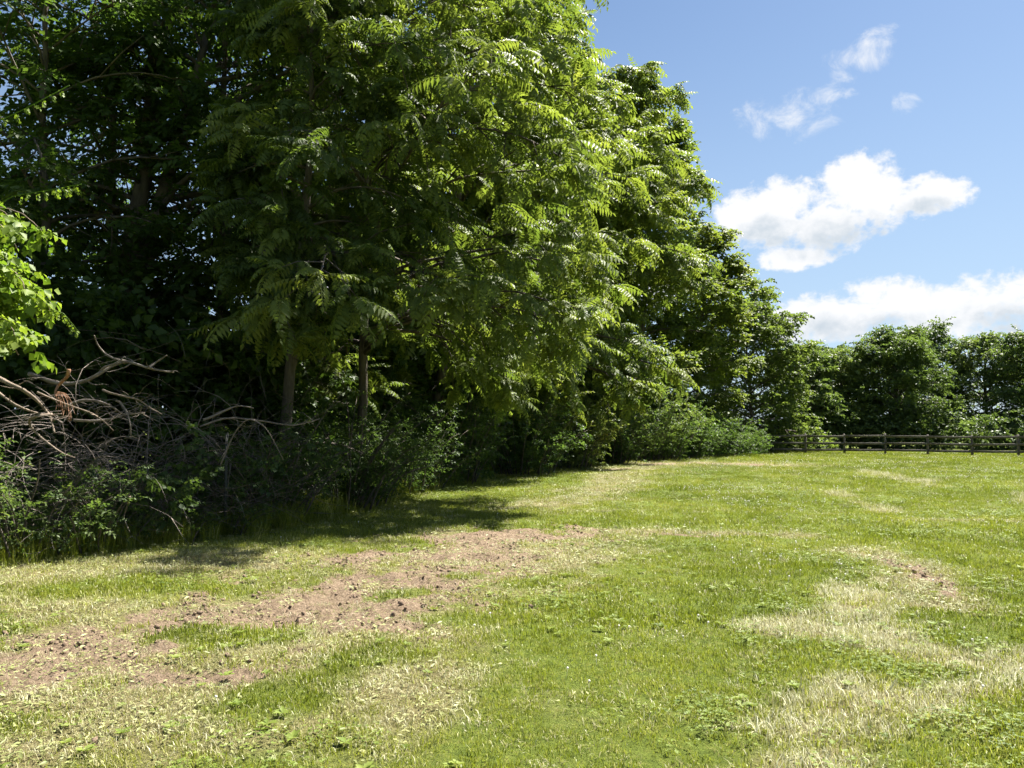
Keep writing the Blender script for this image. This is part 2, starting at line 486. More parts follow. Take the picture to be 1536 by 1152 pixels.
def build_ground():
    gx = axis([(-700, -120, 145), (-120, -30, 15), (-30, -9, 1.2), (-9, -4.5, .12), (-4.5, 1.6, .055), (1.6, 6, .1), (6, 16, .3), (16, 40, 1.2), (40, 120, 16), (120, 700, 145)])
    gy = axis([(-400, -30, 90), (-30, 0, 5), (0, 2.8, .4), (2.8, 9, .055), (9, 14, .07), (14, 24, .2), (24, 45, .5), (45, 70, 1.2), (70, 150, 16), (150, 1500, 220)])
    X, Y = np.meshgrid(gx, gy)
    Z = ground_z(X, Y)
    dirt, straw, pale, lush = cover(X, Y)
    near = (Y > 2) & (Y < 16) & (np.abs(X) < 9)
    rough = (fbm(X * 5.5, Y * 5.5, 4, .62) - .5) * .16 + (fbm(X * 1.6 + 40, Y * 1.6, 3) - .45) * .10
    ridge = np.abs(vnoise((X * .35 + Y * .94) * 8, (X * .94 - Y * .35) * 1.6) - .5) * .09
    Z = Z + np.where(near, dirt * (rough - ridge), 0)
    Z = np.where((np.abs(X) > 60) | (Y > 90) | (Y < -20), 0.0, Z)
    v = np.stack([X, Y, Z], -1).reshape(-1, 3)
    ny, nx = X.shape
    i = np.arange(ny - 1)[:, None] * nx; j = np.arange(nx - 1)[None, :]
    q = np.stack([i + j, i + j + 1, i + nx + j + 1, i + nx + j], -1).reshape(-1, 4)
    mb = MB(); mb.add(v, None, q)
    o = mb.build('ground', ground_mat(), smooth=True)
    for n, a in (('dirt', dirt), ('straw', straw), ('pale', pale)):
        at = o.data.attributes.new(n, 'FLOAT', 'POINT'); at.data.foreach_set('value', a.astype(np.float32).ravel())
    tag(o, 'mown lawn with bare brown soil and straw patches', 'ground', kind='structure')


build_ground()


# ------------------------------------------------------------------ leaf templates: (verts, tris) pointing along +x, unit length
def norm(v):
    v = np.asarray(v, float)
    return v / (np.linalg.norm(v, axis=-1, keepdims=True) + 1e-9)


def leaf_quad(base, d, up, length, width, fold=.25, wide=.42):
    d = norm(d); s = norm(np.cross(up, d)); u = np.cross(d, s)
    m = base + d * length * wide
    return [base, m + s * width / 2 + u * width * fold, base + d * length - u * length * .06, m - s * width / 2 + u * width * fold], [(0, 2, 1), (0, 3, 2)]


def frond(rs, pairs=9, droop=.9, llen=.2, lw=.33, hang=.45):
    V, T = [], []
    n = 24
    th = .25 - droop * np.linspace(0, 1, n + 1)
    px = np.concatenate([[0], np.cumsum(np.cos(th[:-1]) / n)]); pz = np.concatenate([[0], np.cumsum(np.sin(th[:-1]) / n)])

    def put(v, t):
        k = len(V); V.extend(v); T.extend([(a + k, b + k, c + k) for a, b, c in t])
    for i in range(pairs):
        t = .16 + .80 * i / (pairs - 1) * .97
        k = min(n, int(t * n))
        p = np.array((px[k], 0, pz[k])); d = np.array((math.cos(th[k]), 0, math.sin(th[k])))
        up = np.array((-d[2], 0, d[0]))
        prof = .72 + .5 * math.sin(math.pi * min(1, t * .95)) - .35 * max(0, t - .75) / .25
        for s in (-1, 1):
            f = .38 + .25 * t + rs.uniform(-.12, .12)
            dd = d * f + np.array((0, s, 0)) - up * (hang + rs.uniform(-.2, .2))
            put(*leaf_quad(p, dd, up, llen * prof * rs.uniform(.88, 1.1), llen * lw, rs.uniform(.1, .35)))
    d = np.array((math.cos(th[-1]), 0, math.sin(th[-1])))
    put(*leaf_quad(np.array((px[-1], 0, pz[-1])), d, np.array((-d[2], 0, d[0])), llen * .8, llen * lw))
    # the midrib
    ks = [0, n // 3, 2 * n // 3, n]
    for a, b in zip(ks[:-1], ks[1:]):
        k = len(V)
        V.extend([np.array((px[a], -.006, pz[a])), np.array((px[a], .006, pz[a])), np.array((px[b], .004, pz[b])), np.array((px[b], -.004, pz[b]))])
        T.extend([(k, k + 1, k + 2), (k, k + 2, k + 3)])
    return np.array(V), np.array(T)


def spray(rs, n=10, size=.3, lw=.62, spread=1.0, flat=.5, hang=.3):
    """a leafy twig: n single leaves alternating along it"""
    V, T = [], []
    for i in range(n):
        t = .12 + .88 * i / (n - 1)
        p = np.array((t, rs.normal(0, .03), rs.normal(0, .03) - .12 * t * t))
        a = (1 if i % 2 else -1) * rs.uniform(.5, 1.25) * spread
        if i == n - 1: a = rs.uniform(-.3, .3)
        d = np.array((math.cos(a), math.sin(a), rs.normal(-hang, flat * .5)))
        up = norm(np.array((rs.normal(0, flat * .6), rs.normal(0, flat * .6), 1)))
        v, tr = leaf_quad(p, d, up, size * rs.uniform(.75, 1.15), size * lw * rs.uniform(.85, 1.1), rs.uniform(.05, .25), .45)
        k = len(V); V.extend(v); T.extend([(x + k, y + k, z + k) for x, y, z in tr])
    return np.array(V), np.array(T)


rs0 = np.random.default_rng(3)
TPL = {
    'pinnate': [frond(rs0, 9, dr, .22, .37, hg) for dr, hg in ((.8, .45), (1.1, .6), (1.4, .65), (1.0, .8))],
    'pinnate_far': [frond(rs0, 6, dr, .28, .46, hg) for dr, hg in ((.8, .45), (1.1, .6), (1.4, .7))],
    'broad': [spray(rs0, 9, .34, .62) for _ in range(4)],
    'maple': [spray(rs0, 10, .32, .8, 1.1, .6) for _ in range(4)],
    'feather': [frond(rs0, 5, dr, .26, .42, .2) for dr in (.4, .7)],
    'far': [spray(rs0, 9, .36, .75, 1.3, 1.0) for _ in range(4)],
    'fine': [spray(rs0, 12, .25, .8, 1.3, 1.0) for _ in range(4)],
    'shrub': [spray(rs0, 11, .24, .55, 1.0, .7) for _ in range(4)],
    'vine': [spray(rs0, 6, .42, .95, 1.1, .6, .7) for _ in range(4)],
}


def frames(dirs, ups):
    x = norm(dirs); y = norm(np.cross(ups, x)); z = np.cross(x, y)
    return np.stack([x, y, z], -1)      # columns


def add_leaves(mb, tpls, pos, dirs, ups, scale, tint, rs):
    if len(pos) == 0: return
    F = frames(dirs, ups)
    pick = rs.integers(0, len(tpls), len(pos))
    for k, (v, t) in enumerate(tpls):
        s = np.where(pick == k)[0]
        if len(s) == 0: continue
        w = np.einsum('nij,vj->nvi', F[s], v) * scale[s][:, None, None] + pos[s][:, None, :]
        idx = t[None, :, :] + (np.arange(len(s)) * len(v))[:, None, None]
        tn = np.repeat(tint[s], len(v)) + rs.normal(0, .035, len(s) * len(v))
        mb.add(w.reshape(-1, 3), idx.reshape(-1, 3), None, tn)


def limb_path(rs, p0, az, pitch0, pitch1, length, n=8, wob=.12):
    pts = [np.array(p0, float)]
    for i in range(n):
        t = (i + .5) / n
        pt = pitch0 + (pitch1 - pitch0) * t + rs.normal(0, wob * .5)
        az += rs.normal(0, wob)
        d = np.array((math.sin(az) * math.cos(pt), math.cos(az) * math.cos(pt), math.sin(pt)))
        pts.append(pts[-1] + d * length / n)
    return np.array(pts)


def along(path, t):
    f = t * (len(path) - 1); i = min(int(f), len(path) - 2); u = f - i
    return path[i] * (1 - u) + path[i + 1] * u, norm(path[i + 1] - path[i])


FROND_MESHES = {}


def make_tree(label, pos, H, R_, seed, kind='pinnate', leaf=.62, trunk_r=.14, lean=(0, 0), n_limbs=40, tmin=.22, profile=None,
              bias_az=R(115), bias=.35, sec_step=.42, tip=5, mid=3, low_pitch=R(14), name='tree', category='tree', group=None, mat=None,
              bark='bark', fork=None, tint0=.42, tip_tint=.22, single=0, extra=None, dens_back=1.0, n_branch_parts=10, sec_len=.42, sag=1.0, min_z=.35, jit=(.78, 1.15)):
    rs = np.random.default_rng(seed)
    z0 = float(ground_z(pos[0], pos[1])) - .05
    base = np.array((pos[0], pos[1], z0))
    root = empty(name, base, label, category, group)
    profile = profile or (lambda t: (math.sin(math.pi * min(1, max(0, (t - .02) / 1.02)) ** .8) ** .7) * .9 + .12)
    n = 14
    wig = np.cumsum(rs.normal(0, .05, (n + 1, 2)), axis=0) * (H / 14); wig[0] = 0
    tt = np.linspace(0, 1, n + 1)
    trunk = np.stack([base[0] + lean[0] * tt ** 1.3 + wig[:, 0], base[1] + lean[1] * tt ** 1.3 + wig[:, 1], base[2] + H * .96 * tt], -1)
    tr = trunk_r * (1 - .9 * tt) ** .8 + .012
    tr[0] *= 1.35
    mb = MB(); mb.tube(trunk, tr, 10)
    stems = [trunk]
    if fork:
        ft, (fx, fy), fr = fork
        p, d = along(trunk, ft)
        k = np.linspace(0, 1, 9)
        st = np.stack([p[0] + fx * k + .1 * np.sin(k * 3), p[1] + fy * k, p[2] + (H * .93 - p[2]) * k], -1)
        mb.tube(st, fr * (1 - .88 * k) + .01, 8)
        stems.append(st)
    mb.build('trunk', M[bark], root, smooth=True)
    P, D, U, S, T_ = [], [], [], [], []
    golden = 2.39996
    limbs = []
    specs = []
    for k in range(n_limbs):
        t = tmin + (1 - tmin) * ((k + .5) / n_limbs) ** .95
        az = golden * k + rs.normal(0, .25) + seed
        rad = R_ * profile((t - tmin) / (1 - tmin)) * (1 + bias * math.cos(az - bias_az)) * rs.uniform(*jit)
        u = (t - tmin) / (1 - tmin)
        p0 = low_pitch + (R(62) - low_pitch) * u ** 1.2 + rs.normal(.08, .24)
        p1 = p0 - R(48) * sag - R(14) * (1 - u)
        specs.append((min(t, .98), az, p0, p1, max(.5, rad)))
    for e in (extra or []): specs.append(e)
    for k, (t, az, p0, p1, rad) in enumerate(specs):
        stem = stems[k % len(stems)] if (len(stems) > 1 and t > fork[0] + .05) else trunk
        ts = t if stem is trunk else (t - fork[0]) / (1 - fork[0])
        p, _ = along(stem, min(.99, max(0, ts)))
        path = limb_path(rs, p, az, p0, p1, rad, 8)
        for _ in range(6):
            if path[:, 2].min() > min_z + .2 or t < .15: break
            p0 += R(7); p1 += R(9)
            path = limb_path(rs, p, az, p0, p1, rad, 8)
        r0 = min(trunk_r * (1 - .85 * t) * .62, .018 + rad * .016)
        limbs.append((rad, path, r0))
        back = math.cos(az - bias_az) < -.35
        dens = dens_back if back else 1.0
        ns = max(2, int(rad / sec_step * dens))
        for s in range(ns):
            ts2 = .22 + .78 * (s + rs.uniform(.1, .9)) / ns
            q, dd = along(path, ts2)
            side = 1 if s % 2 else -1
            a2 = math.atan2(dd[0], dd[1]) + side * rs.uniform(.45, 1.25)
            pit = math.asin(max(-1, min(1, dd[2]))) + rs.normal(.12, .45)
            l2 = sec_len * rad * (1.15 - ts2) * rs.uniform(.7, 1.2) + .3
            tw = limb_path(rs, q, a2, pit, pit - R(38) * sag, l2, 4, .16)
            limbs[-1] = (*limbs[-1], ) if False else limbs[-1]
            limbs.append((-1, tw, .010 + .004 * l2, len(limbs)))
            for m_ in range(mid + tip):
                tm = 1.0 if m_ >= mid else .25 + .7 * (m_ + rs.random()) / mid
                pp, d2 = along(tw, min(tm, .999))
                az3 = math.atan2(d2[0], d2[1]) + (rs.normal(0, .75) if m_ >= mid else (1 if m_ % 2 else -1) * rs.uniform(.5, 1.4))
                pi3 = rs.normal(.05, .36) - .30 * sag
                P.append(pp); D.append((math.sin(az3) * math.cos(pi3), math.cos(az3) * math.cos(pi3), math.sin(pi3)))
                U.append((rs.normal(0, .25), rs.normal(0, .25), 1))
                S.append(leaf * rs.uniform(.55, 1.22))
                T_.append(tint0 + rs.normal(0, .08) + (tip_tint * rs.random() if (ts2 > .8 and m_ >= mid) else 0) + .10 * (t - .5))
        # end of the limb itself
        for m_ in range(tip + 2):
            pp, d2 = along(path, .999 - .08 * rs.random())
            az3 = math.atan2(d2[0], d2[1]) + rs.normal(0, .9); pi3 = rs.normal(0, .35) - .1
            P.append(pp); D.append((math.sin(az3) * math.cos(pi3), math.cos(az3) * math.cos(pi3), math.sin(pi3)))
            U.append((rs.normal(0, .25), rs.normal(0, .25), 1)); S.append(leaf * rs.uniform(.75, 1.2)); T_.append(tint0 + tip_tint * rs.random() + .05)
    # branches: the stoutest limbs are parts, the thin rest is one part
    main = sorted([i for i, l in enumerate(limbs) if l[0] > 0], key=lambda i: -limbs[i][0])[:n_branch_parts]
    owner = {}
    mbs = {i: MB() for i in main}; rest = MB()
    cur = None
    for i, l in enumerate(limbs):
        if l[0] > 0: cur = i
        tgt = mbs.get(cur, rest)
        pth = l[1] if l[0] > 0 else l[1][::2]
        k = np.linspace(0, 1, len(pth))
        tgt.tube(pth, l[2] * (1 - .85 * k) + .003, 5 if l[0] > 0 else 3)
    for i in main: mbs[i].build('branch', M[bark], root, smooth=True)
    if rest.n: tag(rest.build('twigs', M[bark], root, smooth=True), kind='stuff')
    P = np.array(P); D = np.array(D); U = np.array(U); S = np.array(S); T_ = np.array(T_)
    ok = P[:, 2] > min_z
    P, D, U, S, T_ = P[ok], D[ok], U[ok], S[ok], T_[ok]
    high = P[:, 2] > .62 * np.hypot(P[:, 0], P[:, 1]) + 2.6
    thin = ~high | (rs.random(len(P)) < .45)
    P, D, U, S, T_ = P[thin], D[thin], U[thin], S[thin] * np.where(high[thin], 1.3, 1.0), T_[thin]
    tk = kind
    m = M[mat or kind.split('_')[0]]
    if single:
        # the fronds that show largest are parts of their own; they share the template meshes
        score = np.hypot(P[:, 0], P[:, 1]) - 2.0 * T_ + np.where(P[:, 2] > .58 * np.hypot(P[:, 0], P[:, 1]) + 1.6, 50, 0)
        top = np.argsort(score)[:single]
        keep = np.ones(len(P), bool); keep[top] = False
        F = frames(D, U)
        from mathutils import Matrix
        for i in top:
            k = int(rs.integers(0, len(TPL[tk]))); q = int(np.clip(round((T_[i] - .2) / .1), 0, 6))
            key = (tk, k, q)
            if key not in FROND_MESHES:
                b = MB(); v, t = TPL[tk][k]
                b.add(v, t, None, .2 + .1 * q + rs.normal(0, .03, len(v)))
                FROND_MESHES[key] = b.mesh('frond', m)
            o = bpy.data.objects.new('frond' if tk.startswith('pinn') else 'leaf', FROND_MESHES[key]); C.objects.link(o); o.parent = root
            mt = Matrix([list(F[i][r] * S[i]) + [P[i][r] - base[r]] for r in range(3)] + [[0, 0, 0, 1]])
            o.matrix_local = mt
        P, D, U, S, T_ = P[keep], D[keep], U[keep], S[keep], T_[keep]
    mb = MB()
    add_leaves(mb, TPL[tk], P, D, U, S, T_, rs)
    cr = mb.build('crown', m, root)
    if single: tag(cr, kind='stuff')
    return root


def make_shrub(label, pos, h, w, seed, n_stems=16, leaf=.2, kind='shrub', mat=None, tint0=.4, step=.085, arch=.6, name='shrub', category='shrub', group=None, base_z=None, up_spray=False, stretch=1.0):
    rs = np.random.default_rng(seed)
    z0 = float(ground_z(pos[0], pos[1])) - .03 if base_z is None else base_z
    base = np.array((pos[0], pos[1], z0))
    root = empty(name, base, label, category, group)
    P, D, U, S, T_ = [], [], [], [], []
    st = MB()
    for k in range(n_stems):
        az = rs.uniform(0, 2 * math.pi)
        r = rs.random() ** .6
        hh = h * (1 - .45 * r) * rs.uniform(.72, 1.12)
        p = base + np.array((math.sin(az), math.cos(az) * stretch, 0)) * w * .42 * r * rs.uniform(.3, 1)
        p[2] = z0
        pit0 = R(88) - r * R(25); pit1 = pit0 - arch * R(75) * rs.uniform(.6, 1.3)
        path = limb_path(rs, p, az, pit0, pit1, hh * 1.18, 8, .14)
        kk = np.linspace(0, 1, 9)
        st.tube(path, (.006 + .006 * h) * (1 - .8 * kk) + .002, 4)
        ns = int(hh / step)
        for s in range(ns):
            t = .08 + .92 * (s + rs.random()) / ns
            q, d = along(path, min(t, .999))
            az2 = rs.uniform(0, 2 * math.pi); pi2 = rs.normal(.35 if up_spray else .15, .35)
            l2 = rs.uniform(.05, .30) * (1.1 - t * .5) * min(1.3, h) * .55
            q2 = q + np.array((math.sin(az2), math.cos(az2), .35)) * l2
            P.append(q2); D.append((math.sin(az2) * math.cos(pi2), math.cos(az2) * math.cos(pi2), math.sin(pi2)))
            U.append((rs.normal(0, .4), rs.normal(0, .4), 1)); S.append(leaf * rs.uniform(.7, 1.3))
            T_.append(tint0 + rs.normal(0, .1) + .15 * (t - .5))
    st.build('stems', M['bark'], root, smooth=True)
    mb = MB()
    add_leaves(mb, TPL[kind], np.array(P), np.array(D), np.array(U), np.array(S), np.array(T_), rs)
    mb.build('foliage', M[mat or kind], root)
    return root


# ------------------------------------------------------------------ the tree row along the left of the field
ROW = 'trees of the tall row along the field'
SLOPE = lambda t: (1.02 - .30 * t) * min(1.0, (1.04 - t) / .28) ** .6
FIELD = R(118)          # compass direction from the row out over the field
make_tree('slender pinnate leaved tree whose bare grey trunk shows above the brush pile', (-4.45, 14.9), 10.8, 2.2, 11, leaf=.66, trunk_r=.115, lean=(.45, .2),
          n_limbs=46, tmin=.40, bias_az=R(130), bias=.2, single=260, group=ROW, min_z=2.3, jit=(.52, 1.2), name='pinnate_tree', tint0=.22, tip_tint=.12,  # low tints paint the canopy's shade into this crown's leaves
          extra=[(.19, R(95), R(48), R(-5), 2.4), (.12, R(80), R(25), R(-30), 1.6), (.40, R(165), R(20), R(-25), 1.9), (.44, R(200), R(20), R(-25), 1.7), (.46, R(145), R(20), R(-25), 2.2)])
make_tree('pinnate leaved tree with the lowest sunlit bough reaching out over the lawn', (-3.5, 17.2), 16.5, 4.5, 12, leaf=.74, trunk_r=.10, lean=(.6, -.2),
          n_limbs=72, tmin=.22, sec_step=.45, bias_az=R(114), bias=.36, profile=lambda t: 1.0 - .42 * t, single=280, group=ROW, min_z=2.3, jit=(.52, 1.2), name='pinnate_tree', tint0=.58, low_pitch=R(12),
          extra=[(.22, R(118), R(36), R(-24), 5.4), (.21, R(140), R(34), R(-22), 5.1), (.24, R(100), R(34), R(-22), 5.2), (.28, R(125), R(34), R(-20), 5.4), (.26, R(155), R(30), R(-24), 4.6), (.31, R(110), R(30), R(-24), 5.0),
                 (.66, R(135), R(25), R(-8), 5.4)])  # this high bough is added above the view to shade the slender tree
make_tree('tall pinnate leaved tree whose crown edge meets the sky at the top', (-3.0, 27.0), 18.8, 4.8, 13, kind='pinnate_far', leaf=.86, trunk_r=.2, lean=(1.5, 0),
          n_limbs=76, tmin=.20, sec_step=.45, bias_az=FIELD, bias=.2, group=ROW, min_z=2.3, jit=(.52, 1.2), name='pinnate_tree', tint0=.60, single=120, low_pitch=R(14), profile=SLOPE)
make_tree('pinnate leaved tree between the tallest one and the round topped one', (-.9, 33.0), 17.8, 5.2, 14, kind='pinnate_far', leaf=.95, trunk_r=.2, lean=(2.4, 0),
          n_limbs=72, tmin=.20, sec_step=.46, bias_az=FIELD, bias=.2, group=ROW, min_z=2.3, jit=(.52, 1.2), name='pinnate_tree', tint0=.56, low_pitch=R(14), profile=SLOPE)
make_tree('round topped pinnate leaved tree standing against blue sky in mid row', (2.0, 40.0), 19.6, 5.4, 15, kind='pinnate_far', leaf=1.05, trunk_r=.22, lean=(3.6, -1),
          n_limbs=72, tmin=.15, bias_az=FIELD, bias=.15, group=ROW, min_z=2.3, jit=(.52, 1.2), name='pinnate_tree', tint0=.57, low_pitch=R(12), sec_step=.50, profile=SLOPE)
make_tree('dense maple leaved tree beside the big cloud, its outline steep', (7.3, 47.8), 20.4, 4.6, 16, kind='maple', leaf=.74, trunk_r=.24, lean=(2.0, -.6),
          n_limbs=80, tmin=.09, bias_az=FIELD, bias=.12, group=ROW, min_z=1.6, jit=(.6, 1.18), name='maple_tree', sag=.6, mid=4, tip=4, sec_step=.40, tint0=.58)
make_tree('bright bushy maple leaved tree low over the hedge end by the board fence', (12.4, 51.8), 15.0, 3.7, 17, kind='maple', leaf=.74, trunk_r=.18, lean=(1.0, -.4),
          n_limbs=66, tmin=.08, bias_az=FIELD, bias=.12, group=ROW, min_z=1.6, jit=(.6, 1.18), name='maple_tree', sag=.5, mid=4, tip=4, sec_step=.38, tint0=.66)
make_tree('grey green feathery tree beside the end of the board fence', (18.0, 58.0), 9.8, 4.2, 18, kind='fine', mat='feather', leaf=.95, trunk_r=.16, lean=(-.6, 0), profile=lambda t: .5 + .6 * math.sin(math.pi * (.2 + .7 * t)),
          n_limbs=60, tmin=.03, bias_az=FIELD, bias=.1, group=ROW, name='feathery_tree', sag=.5, mid=3, tip=4, tint0=.5)
# the darker trees behind the brush pile
DARK = 'shaded trees behind the brush pile'
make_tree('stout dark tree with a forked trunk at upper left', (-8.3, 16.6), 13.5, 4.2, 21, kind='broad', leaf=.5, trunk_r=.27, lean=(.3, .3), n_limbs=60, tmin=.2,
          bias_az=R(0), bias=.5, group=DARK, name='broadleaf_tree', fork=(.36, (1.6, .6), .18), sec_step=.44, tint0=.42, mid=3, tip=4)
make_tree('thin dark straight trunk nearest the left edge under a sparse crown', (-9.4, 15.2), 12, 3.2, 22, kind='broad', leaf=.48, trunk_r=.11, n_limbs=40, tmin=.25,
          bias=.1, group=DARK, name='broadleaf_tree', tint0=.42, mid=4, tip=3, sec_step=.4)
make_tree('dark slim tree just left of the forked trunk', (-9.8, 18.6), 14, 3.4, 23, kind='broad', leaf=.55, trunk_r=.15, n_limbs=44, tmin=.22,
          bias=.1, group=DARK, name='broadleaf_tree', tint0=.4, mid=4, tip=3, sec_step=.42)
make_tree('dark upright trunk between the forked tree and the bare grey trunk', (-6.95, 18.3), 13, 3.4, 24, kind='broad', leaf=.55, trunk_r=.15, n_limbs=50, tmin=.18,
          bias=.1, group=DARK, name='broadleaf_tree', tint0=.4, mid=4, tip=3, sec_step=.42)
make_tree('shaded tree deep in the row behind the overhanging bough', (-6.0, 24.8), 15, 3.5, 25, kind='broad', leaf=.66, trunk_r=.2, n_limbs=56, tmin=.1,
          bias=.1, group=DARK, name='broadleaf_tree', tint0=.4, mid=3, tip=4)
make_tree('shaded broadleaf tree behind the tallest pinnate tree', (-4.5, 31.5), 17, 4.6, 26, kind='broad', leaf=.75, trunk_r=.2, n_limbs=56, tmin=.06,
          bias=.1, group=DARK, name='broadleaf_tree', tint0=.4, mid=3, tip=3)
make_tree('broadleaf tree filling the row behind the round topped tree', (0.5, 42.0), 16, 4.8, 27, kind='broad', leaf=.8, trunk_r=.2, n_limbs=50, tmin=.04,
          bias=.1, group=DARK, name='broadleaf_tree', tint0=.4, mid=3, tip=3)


# ------------------------------------------------------------------ far trees beyond the fence
FAR = 'trees beyond the board fence'


def far_tree(label, x, y, H, R_, seed, tint0=.45, leaf=.98, n=50, sag=.45, mat='far', prof=None):
    return make_tree(label, (x, y), H * .88, R_, seed, kind='fine', leaf=leaf, trunk_r=.2, n_limbs=n, tmin=.05, bias=0, group=FAR, name='field_edge_tree', bark='bark_far',
                     sag=sag, mid=3, tip=4, sec_step=.6, tint0=tint0, mat=mat, profile=prof, n_branch_parts=4, low_pitch=R(20))


round_prof = lambda t: math.sin(math.pi * min(1, .16 + .80 * t)) ** .5
lump_prof = lambda t: .62 + .45 * math.sin(math.pi * (.1 + .8 * t)) * (1 - .3 * t)
far_tree('small round green tree just past the feathery tree', 24.0, 64, 8.8, 3.2, 41, .5, prof=round_prof)
far_tree('tree with low light green skirt left of the big dark round tree', 28.0, 66, 8.0, 3.0, 42, .62, prof=lump_prof)
far_tree('big dark round tree standing alone behind the fence', 32.4, 65, 10.0, 4.4, 43, .42, prof=round_prof, n=84, leaf=.85)
far_tree('small distant tree in the gap left of the big round tree', 33.5, 84, 10.8, 3.4, 44, .42, prof=lump_prof)
far_tree('narrow dark tree just right of the big round tree', 40.4, 74, 10.6, 3.8, 45, .38, prof=lump_prof)
far_tree('pale leaved tree between the narrow dark tree and the right edge', 43.6, 71, 10.4, 3.9, 46, .6, prof=round_prof)
far_tree('dense dark tree at the right edge of the view', 45.2, 66, 10.2, 4.2, 47, .42, prof=round_prof)
far_tree('distant tree seen through the gap beside the narrow dark tree', 44.5, 90, 12.2, 4.2, 48, .42, prof=lump_prof)


def undergrowth(name, label, pts, n, depth, hmin, hmax, leaf, seed, mat, tint0):
    """a continuous mass of low growth nobody could count"""
    rs = np.random.default_rng(seed)
    pts = np.array(pts, float)
    seg = np.hypot(*np.diff(pts, axis=0).T); cs = np.concatenate([[0], np.cumsum(seg)])
    s = rs.random(n) * cs[-1]
    x = np.interp(s, cs, pts[:, 0]); y = np.interp(s, cs, pts[:, 1])
    o = rs.normal(0, depth * .5, n)
    x = x + o * .8 + rs.normal(0, .3, n); y = y + rs.normal(0, depth * .4, n)
    top = hmin + (hmax - hmin) * fbm(x * .45 + seed, y * .45, 3) ** 1.1 * 1.3
    z = top * rs.random(n) ** .8
    az = rs.uniform(0, 2 * math.pi, n); pi = rs.normal(.1, .4, n)
    D = np.stack([np.sin(az) * np.cos(pi), np.cos(az) * np.cos(pi), np.sin(pi)], -1)
    U = np.stack([rs.normal(0, .5, n), rs.normal(0, .5, n), np.ones(n)], -1)
    mb = MB()
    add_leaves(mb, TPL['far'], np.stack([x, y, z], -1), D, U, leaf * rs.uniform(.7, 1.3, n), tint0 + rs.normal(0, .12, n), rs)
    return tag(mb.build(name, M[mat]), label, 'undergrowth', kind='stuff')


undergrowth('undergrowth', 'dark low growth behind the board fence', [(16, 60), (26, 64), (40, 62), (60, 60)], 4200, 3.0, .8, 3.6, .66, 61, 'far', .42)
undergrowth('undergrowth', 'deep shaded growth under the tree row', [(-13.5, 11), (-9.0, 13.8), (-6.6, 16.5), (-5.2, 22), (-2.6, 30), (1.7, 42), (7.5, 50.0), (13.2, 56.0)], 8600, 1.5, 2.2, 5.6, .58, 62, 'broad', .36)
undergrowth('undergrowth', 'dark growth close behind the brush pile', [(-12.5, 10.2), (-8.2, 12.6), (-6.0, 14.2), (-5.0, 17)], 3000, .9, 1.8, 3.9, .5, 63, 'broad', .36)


# ------------------------------------------------------------------ shrubs along the foot of the row
SH = 'shrubs along the foot of the tree row'
shr = [
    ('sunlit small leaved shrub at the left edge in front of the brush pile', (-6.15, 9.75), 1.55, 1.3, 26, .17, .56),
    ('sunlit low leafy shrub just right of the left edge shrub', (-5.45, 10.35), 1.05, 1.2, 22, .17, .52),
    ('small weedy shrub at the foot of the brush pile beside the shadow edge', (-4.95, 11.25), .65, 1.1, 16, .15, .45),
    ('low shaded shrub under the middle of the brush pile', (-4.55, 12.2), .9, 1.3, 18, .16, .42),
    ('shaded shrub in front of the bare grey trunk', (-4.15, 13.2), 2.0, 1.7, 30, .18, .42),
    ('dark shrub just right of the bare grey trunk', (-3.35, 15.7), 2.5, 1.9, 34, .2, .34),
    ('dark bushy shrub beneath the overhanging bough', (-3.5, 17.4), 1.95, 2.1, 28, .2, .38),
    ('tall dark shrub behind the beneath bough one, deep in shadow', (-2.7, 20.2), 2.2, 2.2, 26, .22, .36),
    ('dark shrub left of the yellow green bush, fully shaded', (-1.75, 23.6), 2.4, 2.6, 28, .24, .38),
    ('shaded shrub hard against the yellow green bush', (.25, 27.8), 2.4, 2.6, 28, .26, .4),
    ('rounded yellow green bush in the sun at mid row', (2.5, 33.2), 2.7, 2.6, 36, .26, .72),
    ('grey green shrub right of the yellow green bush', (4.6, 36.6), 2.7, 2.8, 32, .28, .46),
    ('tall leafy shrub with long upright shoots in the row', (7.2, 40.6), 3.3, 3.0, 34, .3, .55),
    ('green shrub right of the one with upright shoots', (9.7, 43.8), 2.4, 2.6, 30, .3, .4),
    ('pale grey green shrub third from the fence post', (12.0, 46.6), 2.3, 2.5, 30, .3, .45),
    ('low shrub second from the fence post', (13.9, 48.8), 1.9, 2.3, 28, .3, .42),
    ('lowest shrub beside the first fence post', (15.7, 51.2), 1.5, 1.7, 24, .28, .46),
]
for i, (lab, p, h, w, ns, lf, tn) in enumerate(shr):
    make_shrub(lab, p, h * (1.1 if i < 8 else 1.25), w * 1.35, 300 + i, int(ns * 1.35), lf * (1.25 if i < 8 else 1.45), kind='shrub' if i < 8 else 'fine', mat='shrub', tint0=tn if i in (10, 12) else tn - .08, step=.06 if i < 8 else .095, group=SH, arch=.3 if 'upright' in lab else (.65 if i < 8 else .45), up_spray='upright' in lab)


